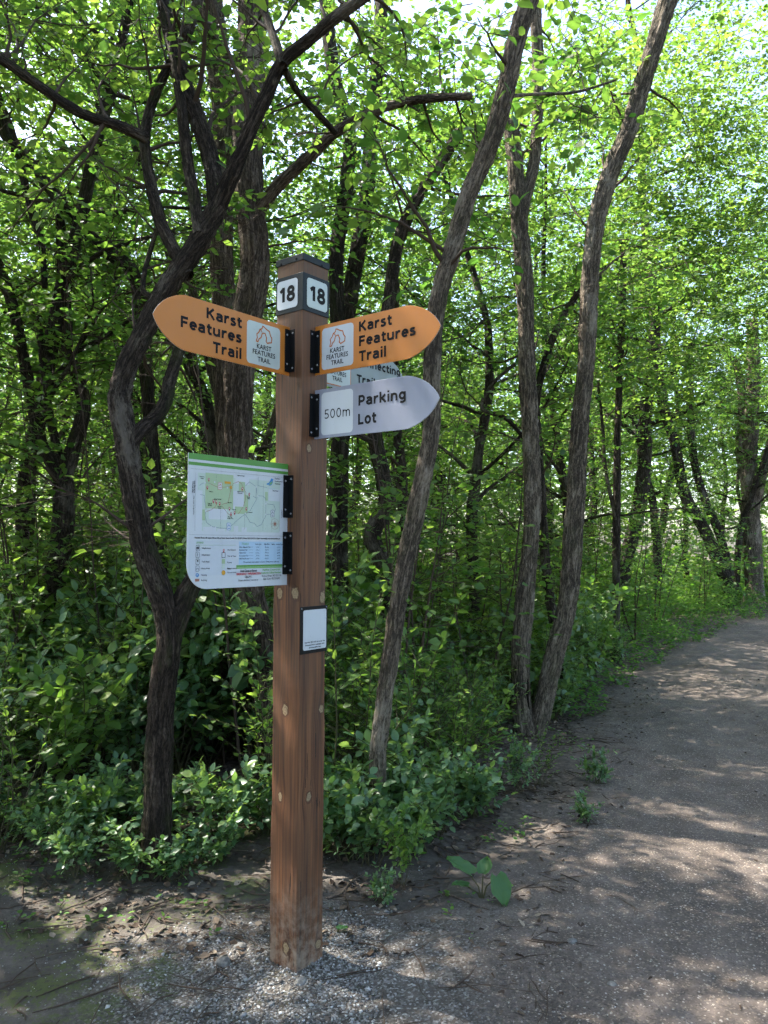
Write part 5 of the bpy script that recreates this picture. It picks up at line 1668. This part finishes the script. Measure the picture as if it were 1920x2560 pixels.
# larger stones
for (x, y, s, lb) in ((558, 2415, .030, 'pale knobbly stone lying left of the post foot'), (600, 2375, .021, 'small upright pale stone near the post foot'), (752, 2462, .022, 'brown stone lying against the near corner of the post'),
                      (1430, 2365, .018, 'flat bluish stone on the dark soil by the path'), (1530, 2470, .017, 'small angular grey stone on the path'), (1742, 2408, .014, 'grey chip lying out on the path')):
    d = _f * FPX + CX * (x - 960) + CU * (1280 - y); k = -CAM_H / d.z
    gx_, gy_ = d.x * k, d.y * k
    bm = bmesh.new()
    bmesh.ops.create_icosphere(bm, subdivisions=2, radius=1)
    for v in bm.verts:
        q = v.co
        f = .75 + .5 * float(vnoise(q.x * 1.7 + x, q.y * 1.7 + q.z * 2, 81))
        v.co = Vector((q.x * f * s * 1.2, q.y * f * s * .9, q.z * f * s * .75))
    me = bpy.data.meshes.new('stone'); bm.to_mesh(me); bm.free()
    o = link('stone', me, MAT['stone'] if 'stone' in MAT else None)
    if 'stone' not in MAT:
        t = NT('limestone'); tc = t.n('ShaderNodeTexCoord').outputs['Object']; nn_ = t.noise(tc, 60, 5, .65)
        MAT['stone'] = t.fin(t.ramp(nn_, [(.3, (.06, .057, .052)), (.7, (.17, .165, .155))]), .8, t.bump(nn_, .6, .004), .3)
        me.materials.clear(); me.materials.append(MAT['stone'])
    o.location = (gx_, gy_, gpt(gx_, gy_) + s * .35); o.rotation_euler = (0, 0, x)
    tag(o, lb, 'stone')


def ground_px(x, y):
    d = _f * FPX + CX * (x - 960) + CU * (1280 - y); k = -CAM_H / d.z
    return d.x * k, d.y * k


t = NT('dead_stick'); tc = t.n('ShaderNodeTexCoord').outputs['Object']; nn_ = t.noise(tc, 90, 4, .65)
MAT['stick'] = t.fin(t.ramp(nn_, [(.3, (.035, .026, .019)), (.65, (.13, .10, .078))]), .85, t.bump(nn_, .5, .003), .15)
for pts_, r, lb in (([(110, 2300), (190, 2265), (290, 2225), (385, 2215)], .008, 'long dead branch lying on the soil left of the gravel'),
                    ([(335, 2270), (345, 2310), (370, 2345), (400, 2355)], .007, 'short pale crooked stick lying near the moss'),
                    ([(1100, 2235), (1150, 2258), (1222, 2288)], .008, 'dark stick lying beside the big-leaved plant'),
                    ([(955, 2350), (985, 2338), (1005, 2330)], .006, 'pale stub of stick on the gravel right of the post'),
                    ([(505, 2265), (560, 2300), (640, 2370), (715, 2455)], .0035, 'thin curved twig arching over the gravel to the post'),
                    ([(60, 2325), (200, 2310), (350, 2245)], .006, 'thin straight dead branch crossing the mossy soil'),
                    ([(820, 2245), (850, 2240), (880, 2215), (905, 2205)], .011, 'curled piece of bark right of the post'),
                    ([(1290, 2440), (1310, 2425), (1330, 2420)], .007, 'small splinter of wood on the dark soil'),
                    ([(1505, 2230), (1570, 2270), (1610, 2310)], .005, 'thin twig lying across the sunlit soil'),
                    ([(490, 2130), (600, 2128), (680, 2135)], .006, 'straight pale stick behind the post near the mossy foot')):
    Q = np.array([(*ground_px(a_, b_), 0) for a_, b_ in pts_])
    r *= .62
    Q = resample(Q, .02)
    Q[:, :2] += (np.stack([vnoise(np.arange(len(Q)) * .35, np.full(len(Q), r * 999), 51), vnoise(np.arange(len(Q)) * .35, np.full(len(Q), r * 999), 52)], 1) - .5) * .035
    Q[:, 2] = gz(Q[:, 0], Q[:, 1]) + rough_near(Q[:, 0], Q[:, 1]) + r * .8
    Q[:, 2] += .01 * np.sin(np.linspace(0, pi, len(Q)))
    w = Wood(); w.tube(Q, np.linspace(r, r * .35, len(Q)), 8, .2, cap=True)
    for _ in range(3):
        i_ = rng.integers(1, len(Q) - 1); a_ = rng.random() * 6.28; e_ = Q[i_] + np.array((cos(a_), sin(a_), .12)) * rng.uniform(.03, .10)
        w.tube(np.array([Q[i_], (Q[i_] + e_) / 2 + rng.normal(0, .006, 3), e_]), [r * .45, r * .3, r * .15], 4)
    tag(link('stick', w.mesh('stick'), MAT['stick']), lb, 'stick')

# big-leaved burdock by the path edge
BL = []
nv, nu = 15, 12
for j in range(nv):
    tt_ = j / (nv - 1)
    hw_ = .46 * (math.sin(pi * min(1, tt_ * .93 + .10)) ** .75) * (1 - .25 * tt_)
    for i in range(nu + 1):
        a = -1 + 2 * i / nu
        BL.append((a * hw_, tt_ - .12 * (1 - abs(a)) * 0 - (.13 * abs(a) if tt_ < .2 else 0), .13 * abs(a) ** 1.3 - .22 * tt_ * tt_ + .035 * math.sin(a * 7 + tt_ * 9) * abs(a) + .02 * math.sin(tt_ * 21) * abs(a)))
BLF = [(j * (nu + 1) + i, j * (nu + 1) + i + 1, (j + 1) * (nu + 1) + i + 1, (j + 1) * (nu + 1) + i) for j in range(nv - 1) for i in range(nu)]
MAT['burdock'] = leafmat('burdock_leaf', (.055, .13, .045), (.055, .13, .045), (.16, .34, .05), (.16, .34, .05), .35, .5, .35)


def burdock(gxy, spec, label):
    root = tag(empty('burdock_plant', (gxy[0], gxy[1], gpt(*gxy))), label, 'plant')
    for (dx, dy, dz, ln, az, tilt) in spec:
        tip = Vector((dx, dy, dz))
        w = Wood(); w.tube(np.array([(0, 0, -.01), (dx * .3, dy * .3, dz * .55), tuple(tip)]), [.004, .0035, .003], 6)
        st = link('leaf_stalk', w.mesh('leaf_stalk'), MAT['stem'], root)
        V = np.array(BL) * ln
        me = np_mesh('leaf', V, np.array(BLF), smooth=True, face_attr=np.full(len(BLF), rng.random()))
        o = link('leaf', me, MAT['burdock'], root)
        o.location = tip; o.rotation_euler = (radians(tilt), 0, radians(az))
    return root


burdock(ground_px(1205, 2250), [(-.05, .03, .10, .125, 58, 30), (.06, -.02, .11, .125, 205, -50), (.01, .04, .10, .085, -25, 40), (-.06, .02, .05, .075, 100, 20)], 'low plant with broad round leaves at the edge of the soil')
burdock(ground_px(845, 2330), [(.0, 0, .012, .045, -60, 5)], 'single fallen round leaf lying on the gravel')

# the far edge of the wood: too far away to tell one tree from the next
n = 26000
az = rng.uniform(-.75, .9, n); rr_ = rng.uniform(38, 60, n); hh_ = rng.random(n) ** .8 * 13
hh_ *= .75 + .5 * vnoise(az * 14, rr_ * .1, 97)
P = np.stack([rr_ * np.sin(az), rr_ * np.cos(az), hh_ - .3], 1)
a = rng.random(n) * 6.28
ok = np.abs(path_d(P[:, 0], P[:, 1]) - PATH_W / 2) > 2.2
me = leaves_mesh('distant_wood', P[ok], np.stack([np.cos(a), np.sin(a), rng.normal(-.1, .3, n)], 1)[ok], (UP[None] + rng.normal(0, .6, (n, 3)))[ok], rng.uniform(.35, .75, n)[ok], LT_LOW)
tag(link('distant_wood', me, MAT['leaf_far']), 'green mass of the wood in the far distance', 'woodland', kind='stuff')

# rank undergrowth further back, seen between the trunks as one mass
n = 34000
yy_ = 12 + 27 * rng.random(n) ** .8
xx_ = yy_ * rng.uniform(-.62, .66, n)
pdv = path_d(xx_, yy_)
ok = (pdv < -.6) | (pdv > PATH_W + .6)
xx_, yy_ = xx_[ok], yy_[ok]; n = len(xx_)
hh_ = (.3 + 1.5 * vnoise(xx_ * .6, yy_ * .6, 98)) * rng.random(n) ** .7
a = rng.random(n) * 6.28
me = leaves_mesh('undergrowth', np.stack([xx_, yy_, gz(xx_, yy_) + hh_], 1), np.stack([np.cos(a), np.sin(a), rng.normal(0, .3, n)], 1), UP[None] + rng.normal(0, .5, (n, 3)), rng.uniform(.07, .15, n) * (.6 + yy_ / 30), LT_LOW)
tag(link('undergrowth', me, MAT['leaf_herb']), 'rank green undergrowth covering the floor of the far wood', 'undergrowth', kind='stuff')
